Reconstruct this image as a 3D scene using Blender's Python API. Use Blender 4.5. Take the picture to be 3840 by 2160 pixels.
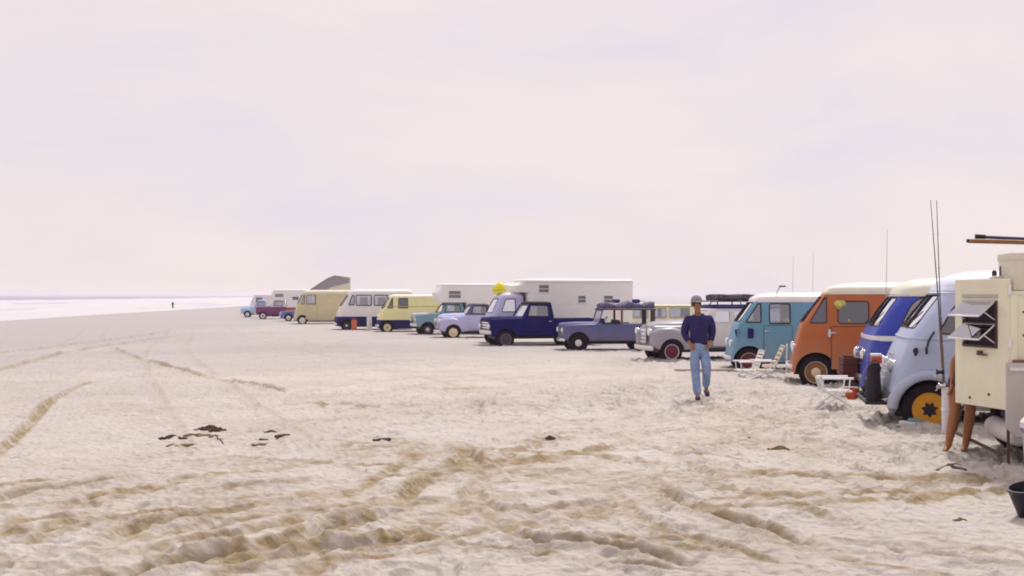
import bpy, bmesh, math, random
import numpy as np
from mathutils import Vector, Matrix

random.seed(7)
R = math.radians
SC = bpy.context.scene
for o in list(bpy.data.objects):
    bpy.data.objects.remove(o)

# ------------------------------------------------------------------ camera
F = 4266.7                      # focal length in pixels of the 3840 px wide photograph (40 mm lens)
CAMZ = 1.80
HORIZ = 1105.0
cam_d = bpy.data.cameras.new('camera')
cam = bpy.data.objects.new('camera', cam_d)
SC.collection.objects.link(cam)
cam_d.sensor_width = 36.0
cam_d.lens = 40.0
cam_d.clip_start = 0.1
cam_d.clip_end = 12000
cam.location = (0, 0, CAMZ)
cam.rotation_euler = (R(90) + math.atan((HORIZ - 1080) / F), 0, 0)
SC.camera = cam

# ------------------------------------------------------------------ world, sun, exposure
SUN_EL, SUN_AZ = 54, 20         # degrees; azimuth measured from +Y (away from the camera) towards +X
world = bpy.data.worlds.new('World')
SC.world = world
world.use_nodes = True
nt = world.node_tree
nt.nodes.clear()
N = nt.nodes.new
out = N('ShaderNodeOutputWorld')
sky = N('ShaderNodeTexSky')
sky.sky_type = 'NISHITA'
sky.sun_disc = False
sky.sun_elevation = R(SUN_EL)
sky.sun_rotation = R(SUN_AZ)
bg_sky = N('ShaderNodeBackground')
bg_sky.inputs['Strength'].default_value = 0.06
nt.links.new(sky.outputs[0], bg_sky.inputs['Color'])
tc = N('ShaderNodeTexCoord')
mp = N('ShaderNodeMapping')
mp.inputs['Scale'].default_value = (1.0, 1.0, 3.4)
nt.links.new(tc.outputs['Generated'], mp.inputs['Vector'])
nz = N('ShaderNodeTexNoise')
nz.inputs['Scale'].default_value = 3.2
nz.inputs['Detail'].default_value = 7
nz.inputs['Roughness'].default_value = 0.55
nz.inputs['Distortion'].default_value = 0.35
nt.links.new(mp.outputs[0], nz.inputs['Vector'])
cr = N('ShaderNodeValToRGB')
e = cr.color_ramp.elements
e[0].position = 0.33
e[0].color = (0.775, 0.715, 0.795, 1)
e[1].position = 0.62
e[1].color = (0.870, 0.775, 0.775, 1)
e2 = cr.color_ramp.elements.new(0.47)
e2.color = (0.835, 0.748, 0.775, 1)
nt.links.new(nz.outputs['Fac'], cr.inputs['Fac'])
bg_cl = N('ShaderNodeBackground')
bg_cl.inputs['Strength'].default_value = 0.505
nt.links.new(cr.outputs[0], bg_cl.inputs['Color'])
mx = N('ShaderNodeMixShader')
mx.inputs[0].default_value = 0.95          # thick high overcast over the clear-sky model
nt.links.new(bg_sky.outputs[0], mx.inputs[1])
nt.links.new(bg_cl.outputs[0], mx.inputs[2])
nt.links.new(mx.outputs[0], out.inputs['Surface'])

sun_d = bpy.data.lights.new('sun', 'SUN')
sun_d.energy = 1.5
sun_d.angle = R(10)
sun_d.color = (1.0, 0.95, 0.88)
sun = bpy.data.objects.new('sun', sun_d)
SC.collection.objects.link(sun)
sv = Vector((math.sin(R(SUN_AZ)) * math.cos(R(SUN_EL)), math.cos(R(SUN_AZ)) * math.cos(R(SUN_EL)), math.sin(R(SUN_EL))))
sun.rotation_euler = (-sv).to_track_quat('-Z', 'Y').to_euler()
sun.location = (0, 0, 60)

vs = SC.view_settings
vs.view_transform = 'Standard'
vs.look = 'None'
vs.exposure = 1.03
vs.gamma = 1.0
vs.use_curve_mapping = False
cy = SC.cycles
cy.use_denoising = True
cy.max_bounces = 8
cy.transparent_max_bounces = 16
cy.volume_bounces = 1
cy.caustics_reflective = False
cy.caustics_refractive = False
cy.filter_width = 1.9
SC.render.film_transparent = False

# ------------------------------------------------------------------ materials
MATS = {}


def material(name, col, rough=0.6, metal=0.0, coat=0.0, var=0.0, vscale=6.0, bump=0.0, bscale=40.0, spec=0.4, col2=None):
    """Principled material; var mixes towards col2 by object-space noise; bump adds fine relief."""
    if name in MATS:
        return MATS[name]
    m = bpy.data.materials.new(name)
    m.use_nodes = True
    t = m.node_tree
    b = t.nodes['Principled BSDF']
    b.inputs['Base Color'].default_value = (*col, 1)
    b.inputs['Roughness'].default_value = rough
    b.inputs['Metallic'].default_value = metal
    b.inputs['Coat Weight'].default_value = coat
    b.inputs['Coat Roughness'].default_value = 0.15
    b.inputs['Specular IOR Level'].default_value = spec
    if var > 0 or bump > 0:
        tcn = t.nodes.new('ShaderNodeTexCoord')
    if var > 0:
        n = t.nodes.new('ShaderNodeTexNoise')
        n.inputs['Scale'].default_value = vscale
        n.inputs['Detail'].default_value = 8
        n.inputs['Roughness'].default_value = 0.65
        t.links.new(tcn.outputs['Object'], n.inputs['Vector'])
        r = t.nodes.new('ShaderNodeValToRGB')
        r.color_ramp.elements[0].position = 0.35
        r.color_ramp.elements[0].color = (*col, 1)
        c2 = col2 or (0.45, 0.40, 0.36)
        r.color_ramp.elements[1].position = 0.75
        r.color_ramp.elements[1].color = tuple(col[i] * (1 - var) + c2[i] * var for i in range(3)) + (1,)
        t.links.new(n.outputs['Fac'], r.inputs['Fac'])
        t.links.new(r.outputs[0], b.inputs['Base Color'])
        mr = t.nodes.new('ShaderNodeMapRange')
        mr.inputs['To Min'].default_value = rough * 0.85
        mr.inputs['To Max'].default_value = min(1, rough * 1.3)
        t.links.new(n.outputs['Fac'], mr.inputs['Value'])
        t.links.new(mr.outputs[0], b.inputs['Roughness'])
    if bump > 0:
        n2 = t.nodes.new('ShaderNodeTexNoise')
        n2.inputs['Scale'].default_value = bscale
        n2.inputs['Detail'].default_value = 4
        t.links.new(tcn.outputs['Object'], n2.inputs['Vector'])
        bp = t.nodes.new('ShaderNodeBump')
        bp.inputs['Strength'].default_value = bump
        bp.inputs['Distance'].default_value = 0.02
        t.links.new(n2.outputs['Fac'], bp.inputs['Height'])
        t.links.new(bp.outputs[0], b.inputs['Normal'])
    MATS[name] = m
    return m


def dusty(m):
    """blown sand sticking to the lower panels"""
    t = m.node_tree
    b = t.nodes['Principled BSDF']
    src = b.inputs['Base Color'].links[0].from_socket
    tcn = t.nodes.new('ShaderNodeTexCoord')
    sp = t.nodes.new('ShaderNodeSeparateXYZ')
    t.links.new(tcn.outputs['Object'], sp.inputs[0])
    mr = t.nodes.new('ShaderNodeMapRange')
    mr.inputs['From Min'].default_value = 0.95
    mr.inputs['From Max'].default_value = 0.2
    mr.inputs['To Max'].default_value = 0.5
    t.links.new(sp.outputs['Z'], mr.inputs['Value'])
    n = t.nodes.new('ShaderNodeTexNoise')
    n.inputs['Scale'].default_value = 7
    n.inputs['Detail'].default_value = 8
    n.inputs['Roughness'].default_value = 0.7
    t.links.new(tcn.outputs['Object'], n.inputs['Vector'])
    mu = t.nodes.new('ShaderNodeMath')
    mu.operation = 'MULTIPLY'
    t.links.new(mr.outputs[0], mu.inputs[0])
    t.links.new(n.outputs['Fac'], mu.inputs[1])
    mx_ = t.nodes.new('ShaderNodeMix')
    mx_.data_type = 'RGBA'
    t.links.new(mu.outputs[0], mx_.inputs['Factor'])
    t.links.new(src, mx_.inputs['A'])
    mx_.inputs['B'].default_value = (0.42, 0.36, 0.31, 1)
    t.links.new(mx_.outputs['Result'], b.inputs['Base Color'])
    return m


def paint(name, col, rough=0.45, coat=0.10, spec=0.28):
    new = 'paint_' + name not in MATS
    m = material('paint_' + name, col, rough, 0, coat, var=0.6, vscale=2.5, bump=0.05, bscale=3, spec=spec, col2=tuple(min(.85, c * 1.22 + .012) for c in col))
    return dusty(m) if new and max(col) > .2 else m


def glass(name='glass', tint=(0.80, 0.82, 0.86), fac=0.12):
    if name in MATS:
        return MATS[name]
    m = bpy.data.materials.new(name)
    m.use_nodes = True
    t = m.node_tree
    t.nodes.clear()
    o = t.nodes.new('ShaderNodeOutputMaterial')
    tr = t.nodes.new('ShaderNodeBsdfTransparent')
    tr.inputs[0].default_value = (*tint, 1)
    gl = t.nodes.new('ShaderNodeBsdfGlossy')
    gl.inputs['Roughness'].default_value = 0.04
    gl.inputs['Color'].default_value = (0.9, 0.9, 0.95, 1)
    lw = t.nodes.new('ShaderNodeFresnel')
    lw.inputs['IOR'].default_value = 1.5
    ad = t.nodes.new('ShaderNodeMath')
    ad.operation = 'ADD'
    ad.inputs[1].default_value = fac
    t.links.new(lw.outputs[0], ad.inputs[0])
    mixn = t.nodes.new('ShaderNodeMixShader')
    t.links.new(ad.outputs[0], mixn.inputs[0])
    t.links.new(tr.outputs[0], mixn.inputs[1])
    t.links.new(gl.outputs[0], mixn.inputs[2])
    t.links.new(mixn.outputs[0], o.inputs['Surface'])
    MATS[name] = m
    return m


M_TYRE = material('tyre_rubber', (0.014, 0.009, 0.019), 0.85, var=0.4, vscale=9, col2=(0.035, 0.026, 0.03), spec=.15)
M_BLACK = material('black_rubber', (0.014, 0.009, 0.020), 0.6)
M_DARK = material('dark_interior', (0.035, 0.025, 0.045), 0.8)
M_CHROME = material('chrome', (0.72, 0.72, 0.76), 0.22, 0.9, var=0.3, vscale=5)
M_WHITE = paint('white', (0.70, 0.675, 0.68))
M_CREAMW = paint('cream_white', (0.70, 0.66, 0.54))
M_ALU = material('aluminium_tube', (0.78, 0.78, 0.80), 0.4, 0.35)
M_LENS = material('lamp_lens', (0.80, 0.80, 0.82), 0.12, 0.1, 0.5)
M_GLASS = glass()
M_GLASSD = glass('glass_dark', (0.42, 0.40, 0.46), 0.10)
M_GLASSL = glass('glass_light', (0.75, 0.78, 0.85), 0.60)
M_SKIN = material('skin_tanned', (0.34, 0.15, 0.075), 0.55, var=0.25, vscale=8, col2=(0.30, 0.10, 0.05))
M_SEAT = material('seat_vinyl', (0.06, 0.04, 0.06), 0.6)


# ------------------------------------------------------------------ object helpers
COL = SC.collection


def tag(o, label=None, cat=None, group=None, kind=None):
    if label: o['label'] = label
    if cat: o['category'] = cat
    if group: o['group'] = group
    if kind: o['kind'] = kind
    return o


def thing(name, loc, rz, label, cat, group=None):
    o = bpy.data.objects.new(name, None)
    o.empty_display_size = 0.2
    COL.objects.link(o)
    o.location = loc
    o.rotation_euler = (0, 0, rz)
    return tag(o, label, cat, group)


def link_mesh(name, me, mat, parent=None):
    o = bpy.data.objects.new(name, me)
    COL.objects.link(o)
    if mat is not None and not me.materials:
        me.materials.append(mat)
    if parent is not None:
        o.parent = parent
    return o


def make_mesh(name, v, f, smooth=False, angle=None):
    me = bpy.data.meshes.new(name)
    me.from_pydata([tuple(p) for p in v], [], [tuple(q) for q in f])
    bm = bmesh.new()
    bm.from_mesh(me)
    bmesh.ops.recalc_face_normals(bm, faces=bm.faces)
    bm.to_mesh(me)
    bm.free()
    if smooth:
        shade(me, angle or 38)
    return me


def shade(me, ang=38):
    bm = bmesh.new()
    bm.from_mesh(me)
    lim = R(ang)
    for e_ in bm.edges:
        e_.smooth = not (len(e_.link_faces) != 2 or e_.calc_face_angle(0) > lim)
    for f_ in bm.faces:
        f_.smooth = True
    bm.to_mesh(me)
    bm.free()


def obj(name, v, f, mat, parent=None, smooth=False, angle=None):
    return link_mesh(name, make_mesh(name, v, f, smooth, angle), mat, parent)


class MB:
    """Collects pieces of ONE part."""
    def __init__(s):
        s.v, s.f = [], []

    def add(s, v, f):
        k = len(s.v)
        s.v += [tuple(p) for p in v]
        s.f += [tuple(i + k for i in q) for q in f]
        return s

    def box(s, x0, x1, y0, y1, z0, z1):
        v = [(x, y, z) for x in (x0, x1) for y in (y0, y1) for z in (z0, z1)]
        return s.add(v, [(0, 1, 3, 2), (4, 6, 7, 5), (0, 4, 5, 1), (2, 3, 7, 6), (0, 2, 6, 4), (1, 5, 7, 3)])

    def bbox(s, x0, x1, y0, y1, z0, z1, b=0.02):
        """box with chamfered vertical and horizontal edges"""
        b = min(b, (x1 - x0) / 3, (y1 - y0) / 3, (z1 - z0) / 3)
        bm = bmesh.new()
        bmesh.ops.create_cube(bm, size=1)
        for q in bm.verts:
            q.co = Vector(((x0 + x1) / 2 + q.co.x * (x1 - x0), (y0 + y1) / 2 + q.co.y * (y1 - y0), (z0 + z1) / 2 + q.co.z * (z1 - z0)))
        bmesh.ops.bevel(bm, geom=bm.edges[:], offset=b, segments=2, profile=0.6, affect='EDGES')
        bm.verts.index_update()
        s.add([q.co[:] for q in bm.verts], [[q.index for q in f_.verts] for f_ in bm.faces])
        bm.free()
        return s

    def tube(s, pts, r, n=6, closed=False, r2=None, flat=1.0):
        pts = [Vector(p) for p in pts]
        m = len(pts)
        rings = []
        prev = None
        for i, p in enumerate(pts):
            if closed:
                t = (pts[(i + 1) % m] - pts[i - 1])
            else:
                t = pts[min(i + 1, m - 1)] - pts[max(i - 1, 0)]
            t.normalize()
            if prev is None:
                a = Vector((0, 0, 1)) if abs(t.z) < 0.9 else Vector((1, 0, 0))
                u = t.cross(a).normalized()
            else:
                u = (prev - t * prev.dot(t)).normalized()
            prev = u
            w = t.cross(u)
            rr = r if r2 is None else r + (r2 - r) * i / max(1, m - 1)
            rings.append([p + u * (rr * math.cos(2 * math.pi * k / n)) + w * (rr * flat * math.sin(2 * math.pi * k / n)) for k in range(n)])
        v = [q for ring in rings for q in ring]
        f = []
        last = m if closed else m - 1
        for i in range(last):
            j = (i + 1) % m
            for k in range(n):
                l = (k + 1) % n
                f.append((i * n + k, i * n + l, j * n + l, j * n + k))
        if not closed:
            f.append(tuple(range(n)))
            f.append(tuple((m - 1) * n + k for k in range(n)))
        return s.add(v, f)

    def lathe(s, prof, n=24, axis='z', c=(0, 0, 0), caps=True):
        """prof: (radius, height); closed with caps at the ends"""
        v, f = [], []
        for (r, h) in prof:
            for k in range(n):
                a = 2 * math.pi * k / n
                p = (r * math.cos(a), r * math.sin(a), h)
                if axis == 'y': p = (p[0], p[2], p[1])
                if axis == 'x': p = (p[2], p[0], p[1])
                v.append((p[0] + c[0], p[1] + c[1], p[2] + c[2]))
        for i in range(len(prof) - 1):
            for k in range(n):
                l = (k + 1) % n
                f.append((i * n + k, i * n + l, (i + 1) * n + l, (i + 1) * n + k))
        if caps:
            f.append(tuple(range(n)))
            f.append(tuple((len(prof) - 1) * n + k for k in range(n)))
        else:                                   # closed ring
            a = (len(prof) - 1) * n
            for k in range(n):
                l = (k + 1) % n
                f.append((a + k, a + l, l, k))
        return s.add(v, f)

    def build(s, name, mat, parent=None, smooth=False, angle=None):
        return obj(name, s.v, s.f, mat, parent, smooth, angle)


def bool_cut(o, cutter):
    """subtract the MB cutter from object o (baked)"""
    c = cutter.build('cutter_tmp', None, o.parent)      # same parent: same local frame
    md = o.modifiers.new('b', 'BOOLEAN')
    md.operation = 'DIFFERENCE'
    md.solver = 'EXACT'
    md.object = c
    dg = bpy.context.evaluated_depsgraph_get()
    me = bpy.data.meshes.new_from_object(o.evaluated_get(dg))
    o.modifiers.clear()
    old = o.data
    mats = [m for m in old.materials]
    o.data = me
    me.materials.clear()
    for m in mats:
        me.materials.append(m)
    bpy.data.objects.remove(c)
    shade(me)
    return o


# ------------------------------------------------------------------ terrain
def sst(a, b, x):
    t = np.clip((np.asarray(x, float) - a) / (b - a), 0, 1)
    return t * t * (3 - 2 * t)


def shore_x(y):
    return -62.0 - 0.071 * (np.asarray(y, float) - 139.0)


SEA_Z = -1.45
ROWX = (np.array([6.0, 6.0, 6.4, 6.2, 5.0, 2.6, -0.2, -3, -7.4, -15.8, -23.0, -28.0]), np.array([0, 15.5, 23.8, 29.4, 34, 42, 46.7, 57, 67, 86, 103, 112.]))


def row_x(y):
    """line of the front wheels of the parked vehicles"""
    return np.interp(y, ROWX[1], ROWX[0])




def base_z(x, y):
    x = np.asarray(x, float)
    y = np.asarray(y, float)
    z = -0.40 * sst(14, 60, y)
    s = x - shore_x(y)
    z = z - 0.50 * (1 - sst(8, 46, s))
    z = z - 0.62 * (1 - sst(-4, 10, s)) - 2.5 * (1 - sst(-60, -3, s))
    z = z - 3.2 * sst(10, 26, x - row_x(y))          # land behind the row dropped under the added bay
    return z


def g(px, py, lift=0.0):
    """ground point seen at photograph pixel (px, py)"""
    dx, dz = (px - 1920) / F, -(py - HORIZ) / F
    d = 30.0
    for _ in range(60):
        z = float(base_z(dx * d, d)) + lift
        d = 0.5 * d + 0.5 * (z - CAMZ) / dz
    return Vector((dx * d, d, float(base_z(dx * d, d))))


_rng = np.random.default_rng(11)
_perm = _rng.random((256, 256))


def vnoise(x, y):
    xi = np.floor(x).astype(int)
    yi = np.floor(y).astype(int)
    xf = x - xi
    yf = y - yi
    u = xf * xf * xf * (xf * (xf * 6 - 15) + 10)
    w = yf * yf * yf * (yf * (yf * 6 - 15) + 10)
    a = _perm[xi & 255, yi & 255]
    b = _perm[(xi + 1) & 255, yi & 255]
    c = _perm[xi & 255, (yi + 1) & 255]
    d = _perm[(xi + 1) & 255, (yi + 1) & 255]
    return (a * (1 - u) + b * u) * (1 - w) + (c * (1 - u) + d * u) * w - 0.5


def fbm(x, y, scale, octv=4, gain=0.5):
    s, a = 0, 1.0
    for k in range(octv):
        s = s + a * vnoise(x / scale * 2 ** k + 17.3 * k, y / scale * 2 ** k + 5.1 * k)
        a *= gain
    return s


# wheel tracks, traced on the ground: (pixel path, half width m, depth m, tread)
def V(pts, ox, oy, s):
    return [(ox + a / s, oy + b / s) for a, b in pts]


LT = lambda p: V(p, 0, 1240, 1.3417)
RT = lambda p: V(p, 1600, 1240, 1.15)
TRACKS = [
    (LT([(-400, 380), (0, 205), (250, 130), (500, 82), (640, 60), (900, 25)]), .15, .060, 0),
    (LT([(560, 85), (700, 140), (870, 190), (1050, 235), (1250, 270), (1460, 310)]), .13, .055, 0),
    (LT([(-300, 170), (0, 112), (250, 85), (450, 58), (880, 2)]), .16, .06, 0),
    (LT([(-60, 660), (40, 580), (120, 510), (230, 390), (340, 310), (500, 250)]), .10, .035, 1),
    (LT([(-200, 890), (0, 850), (200, 810), (400, 780), (620, 745), (830, 715)]), .19, .062, 0),
    (LT([(-200, 1030), (0, 1000), (170, 945), (400, 935), (600, 870)]), .16, .05, 1),
    (LT([(-200, 1110), (0, 1075), (200, 1040), (400, 985), (560, 960)]), .15, .055, 1),
    (LT([(480, 1110), (620, 1030), (700, 972), (850, 955), (1100, 900), (1400, 872), (1780, 800)]), .17, .060, 1),
    (LT([(850, 850), (1000, 820), (1200, 780), (1500, 768), (1750, 722)]), .16, .045, 0),
    (LT([(1060, 715), (1300, 672), (1500, 645)]), .22, .05, 0),
    (LT([(1000, 925), (1250, 885), (1500, 862), (1760, 815)]), .12, .035, 0),
    (LT([(300, 1330), (620, 1240), (1000, 1150), (1300, 1105), (1600, 1035), (1720, 975), (1900, 935), (2200, 860)]), .21, .075, 2),
    (LT([(-100, 1260), (100, 1215), (250, 1185), (420, 1195), (560, 1110)]), .15, .065, 2),
    (LT([(1500, 1190), (1650, 1090), (1900, 1060), (2100, 1010), (2350, 930)]), .16, .050, 2),
    (LT([(1650, 640), (1830, 600), (2050, 590), (2300, 560)]), .16, .035, 0),
    (LT([(2000, 900), (2050, 820), (2200, 740), (2400, 600)]), .16, .05, 1),
    (RT([(210, 640), (300, 618), (450, 612), (690, 608), (760, 575)]), .13, .045, 0),
    (RT([(215, 645), (205, 700), (250, 745), (330, 770), (500, 765), (700, 745), (920, 710)]), .13, .058, 1),
    (RT([(120, 470), (200, 560), (215, 640)]), .14, .04, 1),
    (RT([(270, 800), (420, 888), (600, 905), (800, 925), (1000, 960), (1250, 1025)]), .13, .05, 0),
    (RT([(560, 950), (800, 995), (1100, 1035), (1300, 1075)]), .12, .045, 0),
    (RT([(900, 590), (960, 650), (1050, 720), (1180, 780), (1300, 815), (1440, 860), (1600, 910), (1800, 950)]), .15, .065, 1),
    (RT([(1750, 880), (1900, 910), (2200, 970), (2576, 1030), (2900, 1080)]), .13, .045, 0),
    (RT([(1400, 1030), (1660, 1050), (1900, 1085)]), .12, .045, 0),
    (RT([(1500, 860), (1750, 895), (2050, 925), (2576, 985)]), .11, .03, 0),
    (RT([(300, 560), (450, 575), (650, 572)]), .12, .03, 0),
    (RT([(960, 540), (1100, 530), (1250, 548), (1400, 540)]), .12, .035, 1),
    (RT([(240, 470), (420, 480), (560, 455), (750, 460)]), .16, .04, 1),
    (RT([(900, 440), (960, 425), (1050, 430)]), .10, .035, 0),
    (RT([(-200, 245), (100, 250), (400, 245)]), .18, .03, 0),
    (RT([(-600, 300), (-250, 330), (100, 320)]), .2, .03, 0),
]


def world_tracks():
    """extra tyre tracks on the ground plan (negative half width marks plan coordinates)"""
    rg = np.random.default_rng(5)
    T = []
    def pair(P, gap, hw, dep, tr):
        P = np.array(P, float)
        d = np.gradient(P, axis=0)
        n = np.stack([-d[:, 1], d[:, 0]], -1) / np.linalg.norm(d, axis=1)[:, None]
        for s in (-.5, .5):
            T.append(((P + n * gap * s).tolist(), -hw, dep, tr))
    # cars driving along the beach in front of the row
    for k in range(4):
        off = -4.0 - 5.0 * k + rg.uniform(-.8, .8)
        P = [(9.5 - .31 * y + off + .7 * math.sin(y * .07 + 2 * k), y) for y in (9 + .6 * k, 16, 24, 33, 42, 52, 66, 85)]
        pair(P, 1.45, .08, .012, 0)
    # cars pulling in and backing out
    for k in range(11):
        y0 = 15 + k * 4.2
        x0 = float(row_x(y0)) - .8
        P = [(x0, y0), (x0 - 2.5, y0 - .3 + rg.uniform(-.3, .3)), (x0 - 5, y0 - 1.5 + rg.uniform(-.8, .5)), (x0 - 7.5, y0 - 4 + rg.uniform(-1, 1)), (x0 - 9, y0 - 7.5)]
        pair(P, 1.45, .08, .014, 0)
    # churned foreground
    for k in range(9):
        a = rg.uniform(-2.5, 4.6)
        y0 = rg.uniform(7.6, 13.5)
        th = rg.choice([.35, .5, -.35, -.25, .15]) + rg.uniform(-.15, .15)
        cu = rg.uniform(-.10, .10)
        P = []
        x, y = a - 2.4 * math.cos(th), y0 - 2.4 * math.sin(th)
        for j in range(8):
            P.append((x, y))
            x += .7 * math.cos(th)
            y += .7 * math.sin(th)
            th += cu
        T.append((P, -rg.uniform(.07, .11), rg.uniform(.018, .03), int(rg.integers(0, 2))))
    return T


def seg_dist(X, Y, a, b):
    ab = b - a
    L2 = float(ab @ ab) + 1e-9
    t = np.clip(((X - a[0]) * ab[0] + (Y - a[1]) * ab[1]) / L2, 0, 1)
    dx = X - (a[0] + t * ab[0])
    dy = Y - (a[1] + t * ab[1])
    side = np.sign(ab[0] * dy - ab[1] * dx)
    return np.sqrt(dx * dx + dy * dy), t * math.sqrt(L2), side


def track_field(X, Y):
    H = np.zeros_like(X)
    D = np.zeros_like(X)
    wob = fbm(X, Y, 0.9, 3) * 0.16
    rgj = np.random.default_rng(21)
    jobs = []
    for job in TRACKS + world_tracks():
        pts, hw, dep, tread = job
        w = [np.array(g(px, py)[:2]) if hw > 0 else np.array((px, py), float) for px, py in pts]
        if hw > 0 and max(p[1] for p in w) < 16:              # wheels of the same passing car leave neighbouring ruts
            for q_ in (-1, 1):
                n_ = w[-1] - w[0]
                n_ = np.array((-n_[1], n_[0])) / (np.linalg.norm(n_) + 1e-6)
                o_ = q_ * rgj.uniform(.30, .75)
                sh_ = (w[-1] - w[0]) * rgj.uniform(-.25, .25)
                jobs.append(([p + n_ * o_ + sh_ + rgj.normal(0, .04, 2) for p in w], hw * .65, dep * .33, int(rgj.integers(0, 2))))
        jobs.append((w, hw, dep, tread))
    for w, hw, dep, tread in jobs:
        dep = dep * (1.5 if hw > 0 else 1.0)
        hw = abs(hw) * (0.78 if hw > 0 else 1.0)
        # smooth the traced line
        P = []
        for i in range(len(w) - 1):
            p0, p1, p2, p3 = w[max(i - 1, 0)], w[i], w[i + 1], w[min(i + 2, len(w) - 1)]
            nn = max(2, int(np.linalg.norm(p2 - p1) / 0.5))
            nn = min(nn, 7)
            for k in range(nn):
                t = k / nn
                P.append(0.5 * (2 * p1 + (p2 - p0) * t + (2 * p0 - 5 * p1 + 4 * p2 - p3) * t * t + (3 * p1 - p0 - 3 * p2 + p3) * t ** 3))
        P.append(w[-1])
        P = np.array(P)
        lo, hi = P.min(0) - 1.2, P.max(0) + 1.2
        idx = np.nonzero((X > lo[0]) & (X < hi[0]) & (Y > lo[1]) & (Y < hi[1]))[0]
        if len(idx) == 0:
            continue
        x, y = X[idx], Y[idx]
        best = np.full(len(idx), 9.0)
        arc = np.zeros(len(idx))
        acc = 0.0
        for i in range(len(P) - 1):
            d, t, sd = seg_dist(x, y, P[i], P[i + 1])
            m = d < best
            best = np.where(m, d, best)
            arc = np.where(m, acc + t, arc)
            acc += float(np.linalg.norm(P[i + 1] - P[i]))
        fade = sst(0, 0.8, arc) * (1 - sst(acc - 0.8, acc, arc)) * (0.55 + 0.9 * (fbm(x, y, 1.6, 2) + 0.5))
        q = np.abs(best + wob[idx] * hw * 1.0) / hw
        prof = -np.exp(-(q / 0.75) ** 6) + 0.60 * np.exp(-((q - 1.25) / 0.36) ** 2) * (0.6 + 0.8 * (vnoise(x / 0.4, y / 0.4) + .5))
        h = dep * prof * fade
        h = h + fade * np.exp(-(q / 2.0) ** 2) * (vnoise(x / 0.13 + 7, y / 0.15) * 0.016 + np.abs(vnoise(x / 0.07, y / 0.08 + 3)) * 0.016)
        if tread:
            rib = np.sin(arc * 2 * math.pi / (0.17 if tread == 2 else 0.24) + q * 2.2) * np.exp(-(q / 1.1) ** 4)
            h = h + rib * fade * (0.014 if tread == 2 else 0.009)
            h = h + fade * np.exp(-(q / 1.9) ** 2) * vnoise(x / 0.10, y / 0.11) * 0.022
        over = np.exp(-(q / 1.5) ** 4) * np.clip(fade, 0, 1)
        H[idx] = H[idx] * (1 - over) + h
        D[idx] = np.maximum(D[idx], fade * np.exp(-(q / 1.35) ** 4) * (1.0 if tread else 0.75) * (0.35 if dep < .016 else 1.0))  # ochre weight over rut and berm: shade painted together with turned-up sand
    return H, D


def relief(X, Y):
    """small-scale relief of trampled, driven-over sand"""
    near = 1 - 0.75 * sst(26, 80, Y) - 0.25 * sst(80, 160, Y)
    calm = 0.42 + 0.58 * sst(-6, 0.5, X + 0.28 * (12 - Y))      # the left flat is smoother
    calm = calm * (1 - 0.25 * sst(18, 34, Y))
    rough = 0.50 + 1.0 * np.clip(fbm(X, Y, 4.0, 3) + 0.35, 0, 1)
    k = near * calm * rough * (1.0 + 0.45 * sst(9, 13, Y))
    big = fbm(X, Y, 2.4, 2) * 0.055
    wx, wy = X + fbm(X, Y, 0.7, 2) * 0.25, Y + fbm(X + 9, Y + 4, 0.7, 2) * 0.25
    a = fbm(wx, wy * 0.85, 0.55, 4, 0.58)
    ridg = np.clip(1 - np.abs(fbm(wx + 40, wy + 11, 0.42, 3, 0.55)) * 3.2, 0, 1)
    h = big * near + (a * 0.050 + ridg ** 2 * 0.012) * k
    # footprints and wheel-spun pits, with a little kicked-up rim
    for sx, sy, ox, dep in ((0.31, 0.40, 3.7, .046), (0.19, 0.25, 31.7, .046), (0.115, 0.14, 77.1, .034)):
        c = vnoise(wx / sx + ox, wy / sy + ox * 1.7)
        h = h + dep * k * (0.35 * sst(0.02, 0.17, c) - 1.35 * sst(0.15, 0.36, c))
    # drag marks and churned furrows that follow the driving directions
    for ang, sx0, am in ((math.radians(52), -1, 1.0), (math.radians(-30), 1, 0.9)):
        c_, s_ = math.cos(ang), math.sin(ang)
        u, v = wx * c_ + wy * s_, -wx * s_ + wy * c_
        m = (1 - sst(-1.5, 2.5, X)) if sx0 < 0 else sst(-2.5, 1.5, X)
        r1 = np.clip(1 - np.abs(vnoise(u / 1.3 + 13, v / 0.26 + 3) * 1.0 + vnoise(u / .5, v / .13 + 40) * .5) * 3.4, 0, 1)
        gate = sst(-.12, .22, fbm(X + 50, Y + 20 * am, 1.7, 2))
        h = h + (0.024 * r1 ** 1.5 - .004) * gate * m * am * near * (1 - 0.8 * sst(13, 22, Y)) * (0.45 + 0.55 * calm)
    clod = np.abs(vnoise(X / 0.085 + 5, Y / 0.10 + 2)) * vnoise(X / 0.5 + 1, Y / 0.6 + 8)
    h = h + 0.075 * np.clip(clod, -.05, 1) * k * (1 - sst(14, 30, Y))
    return h + fbm(X, Y, 30.0, 2) * 0.05 * sst(30, 90, Y)


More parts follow.
